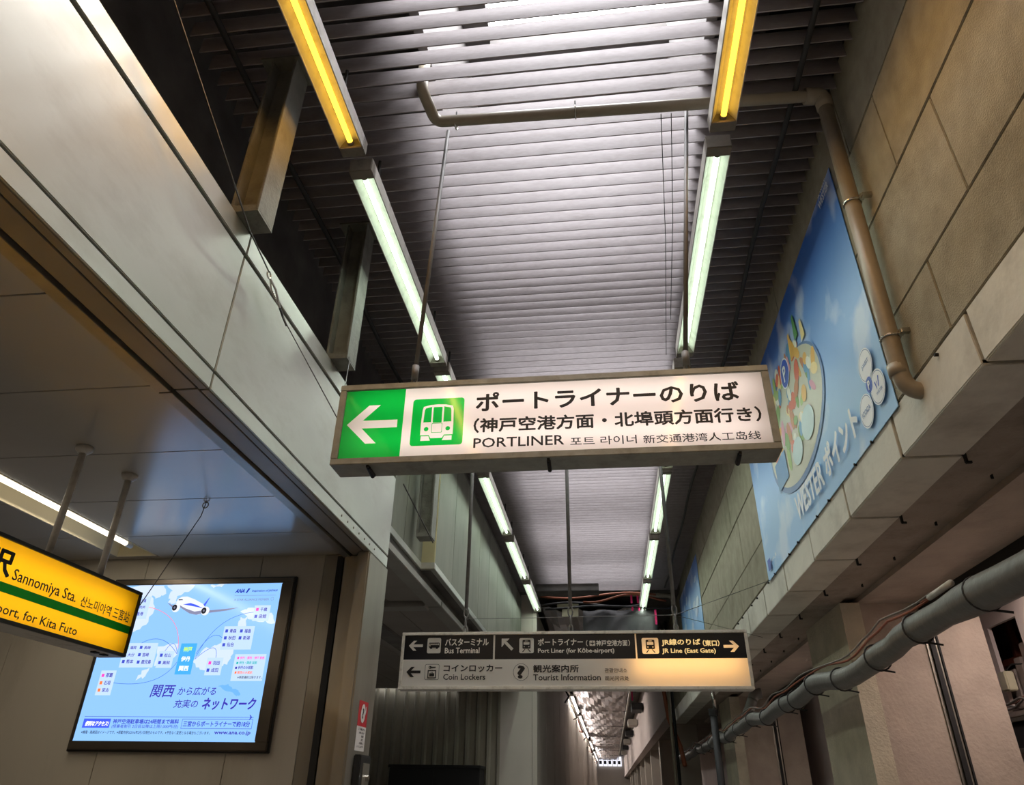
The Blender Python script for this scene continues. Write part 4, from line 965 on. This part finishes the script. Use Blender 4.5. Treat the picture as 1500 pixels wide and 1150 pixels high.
r15 = empty('end_pipe', (0, 0, 0), label='taupe pipe rising at the end of the slatted ceiling by the poster', cat='pipe')
build('pipe', B().tube(bendpath([(.4, 15.3, 5.27), (1.45, 15.3, 5.22), (1.47, 15.3, 3.4)], .12), .045, 10), m_pvc, r15, smooth=True)
for y, x in ((11.9, -2.0), (13.1, -2.0)):
    tag(build('speaker_box', B().box(x - .12, x + .14, y, y + .3, 5.05, 5.34), m_hbeam, bevel=.01), 'small grey box fixed under the slats above the far fascia', 'box', 'grey boxes under the slats')
# far passage clutter
rng = random.Random(12)
for k in range(9):
    y = 24 + 6*k
    tag(build('cable', B().tube([(-1.38, y, 4.6), (-1.2, y + .5, 4.3 - .1*(k % 3)), (-1.36, y + 1.2, 4.2)], .03, 6), (m_bar, m_pvc, m_brown)[k % 3], smooth=True), ('black', 'taupe', 'brown')[k % 3] + ' cable loop on the far passage wall', 'cable', 'cable loops of the far passage')
for k in range(7):
    y = 24 + 7*k
    tag(build('ceiling_box', B().box(.95, 1.38, y, y + 1.6, 4.55, 4.8), (m_pw, m_black)[k % 2], bevel=.02), ('white', 'black')[k % 2] + ' duct box beside the far white beam', 'box', 'duct boxes of the far passage')
tag(build('tape_strip', B().box(.83, .89, 27, 27.1, 4.45, 4.97), m_mag, bevel=.01), 'magenta tape hanging in the far passage', 'tape')
for k in range(5):
    x = -1.0 + .5 * k
    r = empty('shop_sign', (x, 87.9, 4.35), label='white lit shop sign with dark lettering at the end of the passage', cat='sign', group='lit signs at the passage end')
    build('light_box', B().box(-.22, .22, -.1, 0, 0, .9), emit('far_sign', (232, 232, 246), 1.2), r); build('dark_band', B().box(-.18, .1, -.12, -.1, .2, .5), m_black, r)

# two thin wires lying under the slats near the row of lamps, and a cabinet against the corrugated wall
wire([(.516, 3.12, 5.338), (.62, 4.3, 5.334), (.735, 6.0, 5.338)], 'thin dark wire under the slats beside the lamp row, nearer the skylight strip', .003, m_=m_bar)
wire([(.58, 3.12, 5.338), (.66, 4.1, 5.334), (.735, 5.40, 5.338)], 'thin dark wire under the slats beside the lamp row, tight against the lamps', .003, m_=m_bar)
r16 = empty('cabinet', (-3.27, 15.0, 0), label='black cabinet standing against the corrugated wall', cat='cabinet')
build('body', B().box(-.86, .86, -.2, .38, 0, 2.0), m_black, r16, bevel=.01); build('top', B().box(-.88, .88, -.22, .39, 2.0, 2.05), m_black, r16, bevel=.006); build('door', B().box(-.84, -.01, -.215, -.2, .05, 1.95), m_black, r16, bevel=.004); build('door', B().box(.01, .84, -.215, -.2, .05, 1.95), m_black, r16, bevel=.004)
